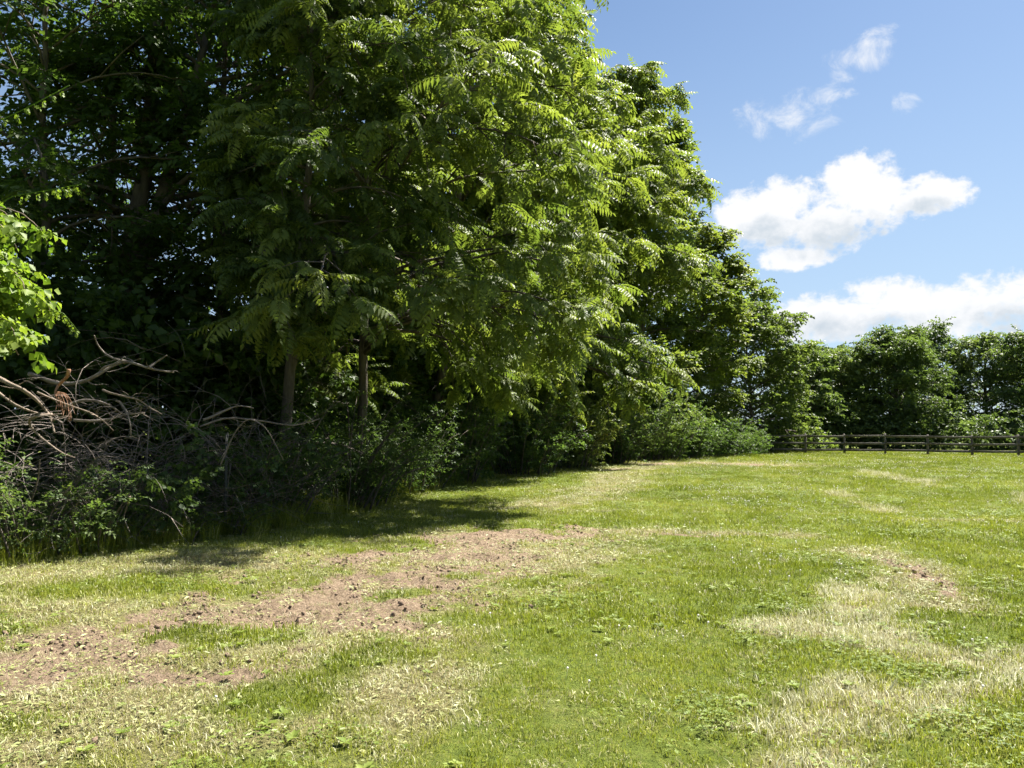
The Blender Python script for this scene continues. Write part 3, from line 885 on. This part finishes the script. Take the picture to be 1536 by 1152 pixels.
# ------------------------------------------------------------------ vine mass at the left edge
def vine_mass():
    rs = np.random.default_rng(71)
    c = spot(-14, 385, 8.4)
    base = np.array((-6.5, 8.9, -.05))
    root = empty('vine_thicket', base, 'sunlit yellow green vine mass hanging at the left edge above the brush', 'vine')
    mb = MB()
    trunk = np.array([base, base + (.1, 0, 1.2), base + (.25, -.1, 2.4), base + (.45, -.25, 3.5), base + (.6, -.3, 4.1)])
    mb.tube(trunk, [.09, .075, .06, .045, .02], 8)
    mb.build('trunk', M['deadwood'], root, smooth=True)
    P, D, U, S, T_ = [], [], [], [], []
    st = MB()
    for k in range(46):
        a = rs.uniform(0, 2 * math.pi)
        p0 = np.array((c[0] - .35, c[1] + .1, 2.6 + 1.45 * rs.random()))
        path = limb_path(rs, p0, a, R(35), R(-75), rs.uniform(.6, 1.1), 7, .2)
        st.tube(path, .006, 4)
        for s in range(17):
            q, d = along(path, min(.999, rs.random() ** .7))
            az2 = rs.uniform(0, 2 * math.pi); pi2 = rs.normal(-.2, .3)
            P.append(q); D.append((math.sin(az2) * math.cos(pi2), math.cos(az2) * math.cos(pi2), math.sin(pi2)))
            U.append((rs.normal(0, .5), rs.normal(-.3, .5), 1)); S.append(.24 * rs.uniform(.7, 1.2)); T_.append(.72 + rs.normal(0, .18))
    # arching shoots that reach out over the brush
    for (a, b, cc) in (((20, 294, 8.3), (80, 284, 8.3), (122, 276, 8.2)), ((-40, 200, 8.3), (40, 162, 8.3), (104, 128, 8.2)), ((50, 455, 8.4), (95, 470, 8.5), (120, 500, 8.6))):
        pts = np.array([spot(*a), spot(*b), spot(*cc)])
        sh = MB(); sh.tube(np.vstack([(c[0] - .3, c[1], pts[0][2] - .25), pts]), .005, 4)
        p2, d2 = [], []
        for s in range(9):
            q, d = along(pts, min(.999, .1 + s / 10))
            p2.append(q); d2.append((rs.normal(.3, .2), rs.normal(-.3, .2), -.7))
        add_leaves(sh, TPL['vine'], np.array(p2), np.array(d2), np.array([(0, -.3, 1)] * 9, float), np.full(9, .09), np.full(9, .8), rs)
        sh.build('shoot', M['vine'], root)
    st.build('stems', M['deadwood'], root, smooth=True)
    mb = MB()
    P = np.array(P); keep = np.array([True] * len(P))
    add_leaves(mb, TPL['vine'], P, np.array(D), np.array(U), np.array(S), np.array(T_), rs)
    mb.build('foliage', M['vine'], root)


vine_mass()


# ------------------------------------------------------------------ brush pile
def dead_branch(label, pxs, depth, r0, mat='deadwood', twigs=4, seed=0, forks=(), fork_r=.6):
    rs = np.random.default_rng(900 + seed)
    pts = np.array([spot(x, y, depth + .12 * math.sin(i * 1.3 + seed)) for i, (x, y) in enumerate(pxs)])
    # smooth the hand-set points
    t = np.linspace(0, 1, len(pts)); tt = np.linspace(0, 1, len(pts) * 4)
    sm = np.stack([np.interp(tt, t, pts[:, k]) for k in range(3)], -1)
    for _ in range(3): sm[1:-1] = (sm[:-2] + 2 * sm[1:-1] + sm[2:]) / 4
    root = empty('dead_branch', sm[0], label, 'branch', 'dead branches of the brush pile')
    mb = MB(); k = np.linspace(0, 1, len(sm))
    mb.tube(sm, r0 * (1 - .6 * k) * (1 + rs.normal(0, .06, len(sm))), 7)
    mb.build('stem', M[mat], root, smooth=True)
    for f in forks:
        fp = np.array([spot(x, y, depth + .1 * rs.normal()) for x, y in f])
        t = np.linspace(0, 1, len(fp)); tt = np.linspace(0, 1, len(fp) * 4)
        fs = np.stack([np.interp(tt, t, fp[:, q]) for q in range(3)], -1)
        for _ in range(3): fs[1:-1] = (fs[:-2] + 2 * fs[1:-1] + fs[2:]) / 4
        b = MB(); b.tube(fs, r0 * fork_r * (1 - .6 * np.linspace(0, 1, len(fs))), 6); b.build('fork', M[mat], root, smooth=True)
    for i in range(twigs):
        q, d = along(sm, rs.uniform(.2, .98))
        b = MB(); tw = limb_path(rs, q, rs.uniform(0, 6.28), rs.uniform(-.6, .9), rs.uniform(-.6, .6), rs.uniform(.12, .45), 4, .3)
        b.tube(tw, np.linspace(r0 * .35, .002, 5), 4); b.build('twig', M[mat], root, smooth=True)


z3 = lambda L: [(x / 5.76, y / 5.76 + 500) for x, y in L]
dead_branch('sunlit curved bare branch entering from the left edge of the brush pile', z3([(-160, 330), (0, 390), (90, 440), (190, 480), (290, 550), (380, 640), (440, 730), (470, 860)]), 9.7, .032, seed=1)
dead_branch('sunlit lower bare branch from the left edge, bending to horizontal', z3([(-160, 420), (0, 520), (100, 600), (200, 650), (320, 690), (420, 710), (530, 695)]), 9.6, .022, seed=2)
dead_branch('hooked bare branch looping down toward the small leaved shrub', z3([(450, 700), (340, 710), (255, 735), (250, 790), (330, 880), (430, 960), (540, 1040), (650, 1075)]), 9.6, .02, seed=3, twigs=2)
dead_branch('orange brown uprooted stem with a tuft of hanging roots', z3([(595, 310), (590, 350), (570, 390), (510, 440), (475, 500), (480, 540)]), 9.8, .026, 'rootwood', 0, 4, fork_r=.13,
            forks=[z3([(475, 500), (480 + dx, 492 + (i * 29) % 30), (490 + dx * 1.2 + (i * 41) % 30, 560), (495 + dx * 1.3 + (i * 67) % 50, 620 + (i * 37) % 60), (480 + dx * 1.4 + (i * 31) % 90, 660 + (i * 53) % 110)]) for i, dx in enumerate((0, 14, 30, 45, 60, 75, 90, 20, 50, 8, 66))])
dead_branch('long pale grey bare branch arching across the top of the pile', z3([(250, 350), (320, 370), (470, 430), (600, 440), (740, 415), (860, 350), (960, 280), (1090, 240), (1180, 265), (1280, 300), (1400, 325), (1500, 335)]), 10.8, .034, 'greywood', 6, 5,
            forks=[z3([(1090, 240), (990, 225), (900, 170), (840, 100), (815, 20)]), z3([(860, 340), (900, 290), (1000, 262), (1080, 200)]), z3([(1280, 300), (1350, 250), (1440, 190)])])
dead_branch('thin straight bare branch slanting down to the right across the pile', z3([(320, 510), (460, 570), (620, 630), (800, 690), (900, 760), (980, 840)]), 10.0, .016, seed=6)
dead_branch('pale bent twig branch standing up in the middle of the pile', z3([(1000, 580), (1040, 595), (1100, 680), (1130, 800), (1130, 900)]), 10.3, .016, 'greywood', 3, 7)
dead_branch('grey branch curving along the middle of the pile', z3([(560, 640), (700, 575), (840, 580), (950, 620), (1060, 700)]), 10.4, .024, 'greywood', 5, 8)
dead_branch('bare branch with a snapped end pointing left at the pile top', z3([(890, 490), (950, 515), (1100, 550), (1200, 570), (1290, 640), (1400, 700)]), 10.5, .018, seed=9)
dead_branch('low bare branch lying along the pile above the leafy shrub', z3([(640, 750), (800, 760), (960, 740), (1100, 700), (1250, 690)]), 10.2, .02, 'greywood', 5, 10)
dead_branch('pale broken branch at the right of the pile pointing up right', [(305, 630), (325, 622), (345, 612), (360, 608), (380, 612)], 11.2, .02, 'greywood', 2, 11)
dead_branch('slim curved branch hanging down at the front of the pile', [(195, 745), (190, 762), (185, 775), (190, 788), (195, 798)], 9.9, .012, 'deadwood', 0, 12)
dead_branch('long thin branch leaning from the pile toward the grey trunk', [(300, 640), (340, 625), (400, 632), (440, 640), (480, 628)], 11.6, .016, 'greywood', 5, 13)
dead_branch('thin arching branch rising over the right end of the pile', [(330, 700), (350, 650), (372, 625), (400, 640), (425, 690)], 11.3, .013, 'greywood', 4, 14)


def tangle():
    rs = np.random.default_rng(88)
    mb = MB()
    for i in range(620):
        s = rs.random()
        y = 9.9 + 3.6 * s
        x = hedge_x(y) - rs.uniform(.0, 1.3)
        z = rs.uniform(.05, 2.15) * (1 - .25 * s) * rs.random() ** .35
        n = int(rs.integers(5, 9))
        path = limb_path(rs, (x, y, max(.05, z)), rs.uniform(0, 6.28), rs.normal(.3, .6), rs.normal(-.4, .7), rs.uniform(.5, 1.7), n, .17)
        path[:, 2] = np.maximum(path[:, 2], .03)
        r = rs.uniform(.003, .010)
        mb.tube(path, np.linspace(r, .002, n + 1), 3)
        for _ in range(2):
            q, d = along(path, rs.uniform(.25, .9))
            a2 = math.atan2(d[0], d[1]) + rs.choice((-1, 1)) * rs.uniform(.4, .9)
            p2 = limb_path(rs, q, a2, math.asin(np.clip(d[2], -1, 1)) + rs.normal(.1, .3), rs.normal(0, .4), rs.uniform(.15, .6), 3, .1)
            p2[:, 2] = np.maximum(p2[:, 2], .02)
            mb.tube(p2, np.linspace(r * .6, .0015, 4), 3)
    tag(mb.build('brush_tangle', M['greywood'], smooth=True), 'tangle of thin bare twigs filling the brush pile', 'brush', kind='stuff')
    # bare twigs in the shade under the crowns
    mb = MB()
    for i in range(220):
        y = rs.uniform(11, 24)
        x = hedge_x(y) - rs.uniform(.2, 2.2)
        path = limb_path(rs, (x, y, rs.uniform(.2, 3.2)), rs.uniform(0, 6.28), rs.normal(.5, .5), rs.normal(-.2, .6), rs.uniform(.6, 2.2), 6, .22)
        path[:, 2] = np.maximum(path[:, 2], .03)
        mb.tube(path, np.linspace(rs.uniform(.004, .010), .002, 7), 4)
    tag(mb.build('bare_twigs', M['bark'], smooth=True), 'thin bare twigs in the shade beneath the row', 'twigs', kind='stuff')


tangle()


def creeper():
    rs = np.random.default_rng(97)
    P, D, U, S, T_ = [], [], [], [], []
    mb = MB()
    for i in range(34):
        y = 9.8 + 4.2 * rs.random(); x = hedge_x(y) - rs.uniform(-.15, .9)
        path = limb_path(rs, (x, y, .05), rs.uniform(0, 6.28), R(80), rs.uniform(-.6, .6), rs.uniform(1.2, 2.6), 7, .2)
        for k in range(15):
            q, d = along(path, min(.999, .1 + .9 * (k + rs.random()) / 15))
            a = rs.uniform(0, 6.28)
            P.append(q + rs.normal(0, .05, 3)); D.append((math.sin(a), math.cos(a), rs.normal(-.2, .35))); U.append((rs.normal(0, .4), rs.normal(-.3, .4), 1)); S.append(rs.uniform(.13, .24)); T_.append(.34 + rs.normal(0, .12))
        mb.tube(path, np.linspace(.006, .002, 8), 3, .2)
    add_leaves(mb, TPL['vine'], np.array(P), np.array(D), np.array(U), np.array(S), np.array(T_), rs)
    tag(mb.build('creeper', M['shrub']), 'leafy creeper climbing through the brush pile', 'creeper', kind='stuff')


creeper()


# ------------------------------------------------------------------ steel posts of the old wire fence in the growth
def steel_post(label, x, y, h):
    z0 = float(ground_z(x, y))
    root = empty('steel_fence_post', (x, y, z0), label, 'post', 'steel posts in the growth')
    b = MB(); b.box((x - .022, y - .003, z0 - .2), (x + .022, y + .003, z0 + h)); b.build('flange', M['steel'], root)
    b = MB(); b.box((x - .003, y - .036, z0 - .2), (x + .003, y - .0035, z0 + h - .004)); b.build('stem', M['steel'], root)
    for k in range(6):
        b = MB(); b.box((x - .008, y - .044, z0 + .25 + k * .2), (x + .008, y - .037, z0 + .275 + k * .2)); b.build('stud', M['steel'], root)


steel_post('rusty thin steel post standing in the brush pile', -4.36, 11.85, 1.55)
steel_post('dark thin steel post in the shade under the overhanging bough', -2.95, 18.4, 1.6)
steel_post('thin steel post farthest along, in the dark shrubs', -1.1, 23.6, 1.6)


# ------------------------------------------------------------------ board fence
def board_fence():
    P0 = np.array((17.75, 53.8)); step = np.array((2.19, -1.08))
    n = 11
    root = empty('board_fence', (P0[0], P0[1], 0), 'dark three rail board fence across the far end of the field', 'fence')
    rs = np.random.default_rng(5)
    d = step / np.hypot(*step); nrm = np.array((-d[1], d[0]))
    posts = [P0 + step * i for i in range(n)]
    for p in posts:
        z0 = float(ground_z(*p)); h = 1.32 + rs.normal(0, .02)
        b = MB()
        c = [p + d * a * .07 + nrm * c_ * .07 for a, c_ in ((-1, -1), (1, -1), (1, 1), (-1, 1))]
        lean = rs.normal(0, .012, 2)
        v = [(*q, z0 - .3) for q in c] + [(*(q + lean), z0 + h) for q in c] + [(*(p + lean), z0 + h + .03)]
        b.add(v, [(4, 5, 8), (5, 6, 8), (6, 7, 8), (7, 4, 8)], [(0, 1, 5, 4), (1, 2, 6, 5), (2, 3, 7, 6), (3, 0, 4, 7), (0, 3, 2, 1)])
        b.build('post', M['fence'], root)
    for i in range(n - 1):
        a, c = posts[i], posts[i + 1]
        for hz in (.28, .72, 1.18):
            za = float(ground_z(*a)) + hz + rs.normal(0, .012); zb = float(ground_z(*c)) + hz + rs.normal(0, .012)
            f0 = -nrm * .073; f1 = -nrm * .108
            a2 = a + d * .008; c2 = c - d * .008
            b = MB(); hh = .07
            sagz = -abs(rs.normal(0, .012)); mid = (a2 + c2) / 2; zm = (za + zb) / 2 + sagz
            v = []
            for q, z in ((a2, za), (mid, zm), (c2, zb)):
                v += [(*(q + f0), z - hh), (*(q + f1), z - hh), (*(q + f1), z + hh), (*(q + f0), z + hh)]
            qd = []
            for s in (0, 4): qd += [(s + k, s + (k + 1) % 4, s + 4 + (k + 1) % 4, s + 4 + k) for k in range(4)]
            qd += [(3, 2, 1, 0), (8, 9, 10, 11)]
            b.add(v, None, qd); b.build('rail', M['fence'], root)
    x, y = 17.15, 53.6
    z0 = float(ground_z(x, y))
    g = empty('gate_post', (x, y, z0), 'tall thin grey post left of the board fence end', 'post')
    b = MB(); b.tube([(x, y, z0 - .3), (x, y, z0 + .8), (x + .02, y, z0 + 1.62)], .045, 10); b.build('shaft', M['greywood'], g, smooth=True)
    b = MB(); b.tube([(x + .02, y, z0 + 1.621), (x + .02, y, z0 + 1.65)], .055, 10); b.build('cap', M['greywood'], g)


board_fence()


# ------------------------------------------------------------------ lawn: instanced tufts on scattered points
def scatter(name, label, category, templates, mat, pts, rot, scl, tint, variant):
    tobs = []
    for k, mb in enumerate(templates):
        me = mb.mesh(name + '_tuft', mat)
        tobs.append(bpy.data.objects.new(name + '_tuft', me))
    me = bpy.data.meshes.new(name)
    me.vertices.add(len(pts)); me.vertices.foreach_set('co', np.asarray(pts, np.float32).ravel())
    for n, ty, a in (('rot', 'FLOAT_VECTOR', rot), ('scl', 'FLOAT', scl), ('tint', 'FLOAT', tint), ('variant', 'INT', variant)):
        at = me.attributes.new(n, ty, 'POINT')
        if ty == 'FLOAT_VECTOR': at.data.foreach_set('vector', np.asarray(a, np.float32).ravel())
        elif ty == 'INT': at.data.foreach_set('value', np.asarray(a, np.int32))
        else: at.data.foreach_set('value', np.asarray(a, np.float32))
    o = bpy.data.objects.new(name, me); C.objects.link(o)
    me.materials.append(mat)
    ng = bpy.data.node_groups.new(name + '_scatter', 'GeometryNodeTree')
    ng.interface.new_socket('Geometry', in_out='INPUT', socket_type='NodeSocketGeometry')
    ng.interface.new_socket('Geometry', in_out='OUTPUT', socket_type='NodeSocketGeometry')
    N, L = ng.nodes.new, ng.links.new
    gi = N('NodeGroupInput'); go = N('NodeGroupOutput')
    iop = N('GeometryNodeInstanceOnPoints'); iop.inputs['Pick Instance'].default_value = True
    join = N('GeometryNodeJoinGeometry')
    for t in reversed(tobs):
        oi = N('GeometryNodeObjectInfo'); oi.inputs['Object'].default_value = t
        g2 = N('GeometryNodeGeometryToInstance'); L(oi.outputs['Geometry'], g2.inputs[0]); L(g2.outputs[0], join.inputs[0])

    def na(n, ty):
        a = N('GeometryNodeInputNamedAttribute'); a.data_type = ty; a.inputs['Name'].default_value = n
        return a.outputs['Attribute']
    e2r = N('FunctionNodeEulerToRotation'); L(na('rot', 'FLOAT_VECTOR'), e2r.inputs[0])
    L(gi.outputs[0], iop.inputs['Points']); L(join.outputs[0], iop.inputs['Instance'])
    L(na('variant', 'INT'), iop.inputs['Instance Index']); L(e2r.outputs[0], iop.inputs['Rotation']); L(na('scl', 'FLOAT'), iop.inputs['Scale'])
    L(iop.outputs[0], go.inputs[0])
    md = o.modifiers.new('scatter', 'NODES'); md.node_group = ng
    return tag(o, label, category, kind='stuff')


def blade_tuft(rs, n, r, h0, h1, w, lean=.55, flop=0.0):
    mb = MB()
    for i in range(n):
        a = rs.uniform(0, 6.283); rr = r * math.sqrt(rs.random())
        p = np.array((math.cos(a) * rr, math.sin(a) * rr, -.006))
        b = rs.uniform(0, 6.283); ln = abs(rs.normal(0, lean)) + flop
        h = rs.uniform(h0, h1)
        dirv = np.array((math.cos(b), math.sin(b), 0)); s = np.array((-math.sin(b), math.cos(b), 0)) * w * rs.uniform(.7, 1.2) / 2
        th1 = min(1.5, ln * .5); th2 = min(1.75, ln * 1.3)
        m = p + (dirv * math.sin(th1) + np.array((0, 0, math.cos(th1)))) * h * .5
        t = m + (dirv * math.sin(th2) + np.array((0, 0, math.cos(th2)))) * h * .5
        m[2] = max(m[2], .003); t[2] = max(t[2], .004)
        mb.add([p - s, p + s, m + s * .85, m - s * .85, t], [(0, 1, 2), (0, 2, 3), (3, 2, 4)], None, .5 + rs.normal(0, .2))
    return mb


BANDS = [(2.5, 6, 170, .85), (6, 11, 105, 1.0), (11, 20, 48, 1.25), (20, 34, 22, 1.7), (34, 58, 10, 2.3)]


def sample(rs, dens_mul=1.0, ymax=60, bands=BANDS, inside=.35):
    XX, YY, SS = [], [], []
    for y0, y1, d, s in bands:
        if y0 >= ymax: break
        xl = -(.72 * y1 + 1.5); xr = .72 * y1 + 2.5
        n = int((y1 - y0) * (xr - xl) * d * dens_mul)
        y = rs.uniform(y0, y1, n); x = rs.uniform(xl, xr, n)
        k = (x > -(.72 * y + 1.5)) & (x < .72 * y + 2.5) & (x > hedge_x(y) - inside)
        XX.append(x[k]); YY.append(y[k]); SS.append(np.full(k.sum(), s))
    return np.concatenate(XX), np.concatenate(YY), np.concatenate(SS)


def soil_z(x, y, dirt):
    rough = (fbm(x * 5.5, y * 5.5, 4, .62) - .5) * .16 + (fbm(x * 1.6 + 40, y * 1.6, 3) - .45) * .10
    ridge = np.abs(vnoise((x * .35 + y * .94) * 8, (x * .94 - y * .35) * 1.6) - .5) * .09
    near = (y > 2) & (y < 16) & (np.abs(x) < 9)
    return ground_z(x, y) + np.where(near, dirt * (rough - ridge), 0)


def lawn():
    rs = np.random.default_rng(123)
    # green blades
    x, y, s = sample(rs)
    dirt, straw, pale, lush = cover(x, y)
    p = (1 - dirt * 1.15) * (1 - .72 * straw) * (1 - .6 * pale)
    k = rs.random(len(x)) < p
    x, y, s, dirt, straw, pale, lush = (a[k] for a in (x, y, s, dirt, straw, pale, lush))
    n = len(x)
    patch = fbm(x * .55 + 3, y * .55 + 8, 4)
    mow = .07 * np.sin((x - .16 * y) * 2 * math.pi / 1.5 + 1.2 * fbm(x * .2, y * .2, 2)) * sstep(x - hedge_x(y), 3, 6)
    tint = .42 + mow + (patch - .5) * .9 + rs.normal(0, .10, n) + .25 * straw + .42 * pale - .12 * lush
    hs = .62 + .85 * fbm(x * .9 + 60, y * .9, 4) ** 1.2 + .25 * lush + .2 * (pale > .3)
    edge = np.clip(1 - (x - hedge_x(y)) / 1.0, 0, 1)
    hs = hs * (1 + .9 * edge * rs.random(n))
    rot = np.stack([rs.normal(0, .12, n), rs.normal(0, .12, n), rs.uniform(0, 6.28, n)], -1)
    tp = [blade_tuft(rs, 38, .12, .02, .062, .0055, .7) for _ in range(5)]
    scatter('lawn_grass', 'mown green grass of the field', 'grass', tp, M['grass'], np.stack([x, y, soil_z(x, y, dirt)], -1), rot, s * hs, np.clip(tint, .02, 1), rs.integers(0, 5, n))
    # dry and bleached blades
    x, y, s = sample(rs, .8)
    dirt, straw, pale, lush = cover(x, y)
    p = np.clip(.12 + .95 * straw + 1.4 * pale, 0, 1) * (1 - .72 * dirt)
    k = rs.random(len(x)) < p
    s = s * (1 - .35 * dirt)
    x, y, s, dirt, straw, pale = (a[k] for a in (x, y, s, dirt, straw, pale))
    n = len(x)
    tp = [blade_tuft(rs, 34, .13, .03, .08, .004, .8, .55) for _ in range(3)] + [blade_tuft(rs, 34, .13, .05, .10, .0045, .7, .1) for _ in range(2)]
    var = np.where(pale > .35, rs.integers(2, 5, n), rs.integers(0, 3, n))
    tint = .4 + rs.normal(0, .15, n) + .6 * pale
    rot = np.stack([rs.normal(0, .1, n), rs.normal(0, .1, n), rs.uniform(0, 6.28, n)], -1)
    scatter('dry_grass', 'pale dry grass and straw on the lawn', 'grass', tp, M['straw'], np.stack([x, y, soil_z(x, y, dirt)], -1), rot, s * rs.uniform(.75, 1.25, n), np.clip(tint, 0, 1), var)
    # mown clippings and leaf scraps
    x, y, s = sample(rs, .42, 24)
    dirt, straw, pale, lush = cover(x, y)
    edge = np.clip(1 - (x - hedge_x(y)) / 2.2, 0, 1)
    k = rs.random(len(x)) < np.clip(.9 * straw + .6 * edge + .12 * dirt, 0, 1) * (1 - .55 * dirt)
    x, y, s, dirt = (a[k] for a in (x, y, s, dirt)); n = len(x)
    tp = []
    for _ in range(4):
        mb = MB()
        for i in range(16):
            a = rs.uniform(0, 6.28); d = np.array((math.cos(a), math.sin(a), rs.normal(.05, .22)))
            b = np.array((rs.normal(0, .09), rs.normal(0, .09), rs.uniform(.012, .035)))
            v, t = leaf_quad(b, d, norm((rs.normal(0, .35), rs.normal(0, .35), 1)), rs.uniform(.02, .06), rs.uniform(.006, .022), .1)
            mb.add(v, t)
        tp.append(mb)
    rot = np.stack([rs.normal(0, .1, n), rs.normal(0, .1, n), rs.uniform(0, 6.28, n)], -1)
    scatter('leaf_clippings', 'pale green mown clippings and leaf scraps', 'clippings', tp, M['clipping'], np.stack([x, y, soil_z(x, y, dirt)], -1), rot, s * rs.uniform(.7, 1.2, n), np.clip(rs.normal(.5, .22, n), 0, 1), rs.integers(0, 4, n))
    # clover leaves
    x, y, s = sample(rs, .5, 24)
    dirt, straw, pale, lush = cover(x, y)
    cl = .6 * sstep(fbm(x * .75 + 20, y * .75 + 44, 4), .5, .7)
    k = rs.random(len(x)) < cl * (1 - dirt) * (1 - .7 * straw) * (1 - pale)
    x, y, s = x[k], y[k], s[k]; n = len(x)
    tp = []
    for _ in range(3):
        mb = MB()
        for i in range(12):
            c = np.array((rs.normal(0, .07), rs.normal(0, .07), rs.uniform(.03, .075))); a0 = rs.uniform(0, 6.28)
            tilt = norm((rs.normal(0, .3), rs.normal(0, .3), 1))
            for q in range(3):
                a = a0 + q * 2.094
                v, t = leaf_quad(c, (math.cos(a), math.sin(a), rs.normal(.1, .1)), tilt, rs.uniform(.013, .02), .016, .08, .6)
                mb.add(v, t)
        tp.append(mb)
    rot = np.stack([np.zeros(n), np.zeros(n), rs.uniform(0, 6.28, n)], -1)
    scatter('clover', 'small round clover leaves in the lawn', 'clover', tp, M['clover'], np.stack([x, y, ground_z(x, y)], -1), rot, s * rs.uniform(.8, 1.2, n), np.clip(rs.normal(.5, .2, n), 0, 1), rs.integers(0, 3, n))
    # broad leaved rosettes
    x, y, s = sample(rs, .07, 20)
    dirt, straw, pale, lush = cover(x, y)
    k = rs.random(len(x)) < (1 - dirt) * (1 - .5 * straw) * sstep(fbm(x * 1.1 + 2, y * 1.1 + 90, 3), .4, .65)
    x, y, s = x[k], y[k], s[k]; n = len(x)
    tp = []
    for _ in range(3):
        mb = MB()
        for i in range(9):
            a = i * 2.4 + rs.normal(0, .2); L_ = rs.uniform(.03, .06)
            v, t = leaf_quad(np.array((0, 0, .02)), (math.cos(a), math.sin(a), rs.uniform(.1, .45)), (0, 0, 1), L_, L_ * .5, .15, .55)
            mb.add(v, t, None, .5 + rs.normal(0, .15))
        tp.append(mb)
    rot = np.stack([rs.normal(0, .1, n), rs.normal(0, .1, n), rs.uniform(0, 6.28, n)], -1)
    scatter('lawn_weeds', 'broad leaved weed rosettes in the lawn', 'weeds', tp, M['clover'], np.stack([x, y, ground_z(x, y)], -1), rot, rs.uniform(.7, 1.3, n) * np.sqrt(s), np.clip(rs.normal(.75, .2, n), 0, 1), rs.integers(0, 3, n))
    # clover flower heads
    x, y, s = sample(rs, .16, 50, [(3, 8, 26, .8), (8, 16, 70, .9), (16, 30, 80, 1.15), (30, 52, 46, 1.5)])
    dirt, straw, pale, lush = cover(x, y)
    cl = sstep(fbm(x * .6 + 70, y * .6 + 4, 4), .50, .70) * sstep(x - hedge_x(y), 3.0, 9.0)
    k = rs.random(len(x)) < (cl + .015) * (1 - dirt) * (1 - .8 * straw)
    x, y, s = x[k], y[k], s[k]; n = len(x)
    tp = []
    for _ in range(2):
        mb = MB(); a = np.arange(6) * math.pi / 3
        for z, r_ in ((.062, .005), (.066, .0085), (.073, .0085), (.078, .004)):
            pass
        rings = [np.stack([np.cos(a) * r_, np.sin(a) * r_, np.full(6, z)], -1) for z, r_ in ((.062, .004), (.067, .009), (.074, .009), (.079, .004))]
        v = np.vstack(rings); q = [(i * 6 + j, i * 6 + (j + 1) % 6, i * 6 + 6 + (j + 1) % 6, i * 6 + 6 + j) for i in range(3) for j in range(6)]
        mb.add(v, None, q + [(18, 19, 20, 21), (18, 21, 22, 23)])
        mb.tube([(0, 0, 0), (0, 0, .062)], .0012, 3)
        tp.append(mb)
    rot = np.stack([rs.normal(0, .2, n), rs.normal(0, .2, n), rs.uniform(0, 6.28, n)], -1)
    scatter('clover_flowers', 'white clover heads dotted over the lawn', 'clover', tp, M['flower'], np.stack([x, y, ground_z(x, y)], -1), rot, s * rs.uniform(.8, 1.3, n), rs.random(n), rs.integers(0, 2, n))
    # soil crumbs
    x, y, s = sample(rs, 7.0, 16)
    dirt, straw, pale, lush = cover(x, y)
    k = rs.random(len(x)) < dirt * sstep(fbm(x * 2.2 + 5, y * 2.2, 3), .35, .7)
    x, y, dirt = x[k], y[k], dirt[k]; n = len(x)
    tp = []
    for _ in range(4):
        import bmesh
        bm = bmesh.new(); bmesh.ops.create_icosphere(bm, subdivisions=1, radius=1)
        v = np.array([w.co[:] for w in bm.verts]); f = np.array([[w.index for w in fc.verts] for fc in bm.faces]); bm.free()
        v = v * (1 + rs.normal(0, .22, (len(v), 1))) * np.array((1.2, .9, .65))
        mb = MB(); mb.add(v, f); tp.append(mb)
    rot = rs.uniform(0, 6.28, (n, 3))
    sc_ = .003 + .024 * rs.random(n) ** 8
    scatter('soil_crumbs', 'loose crumbs and clods on the bare soil', 'soil', tp, M['clod'], np.stack([x, y, soil_z(x, y, dirt) + sc_ * .2], -1), rot, sc_, rs.random(n), rs.integers(0, 4, n))
    # rank grass and weeds along the foot of the row
    y = rs.uniform(8.3, 52, 5200); y = 8.3 + (y - 8.3) * rs.random(5200) ** .6
    x = hedge_x(y) + rs.normal(-.25, .38, 5200)
    u = rs.random(700) * 10                      # and along the board fence
    x = np.concatenate([x, 17.7 + 2.19 * u + rs.normal(0, .12, 700)]); y = np.concatenate([y, 53.75 - 1.08 * u + rs.normal(0, .12, 700)])
    n = len(x)
    tp = [blade_tuft(rs, 26, .10, .14, .36, .007, .5) for _ in range(4)]
    rot = np.stack([rs.normal(0, .15, n), rs.normal(0, .15, n), rs.uniform(0, 6.28, n)], -1)
    scatter('rank_grass', 'long unmown grass along the foot of the row and fence', 'grass', tp, M['grass'], np.stack([x, y, ground_z(x, y)], -1), rot, rs.uniform(.5, 1.2, n) * np.where(np.arange(n) < 5200, 1 + y / 50, .55), np.clip(rs.normal(.36, .15, n), 0, 1), rs.integers(0, 4, n))


lawn()
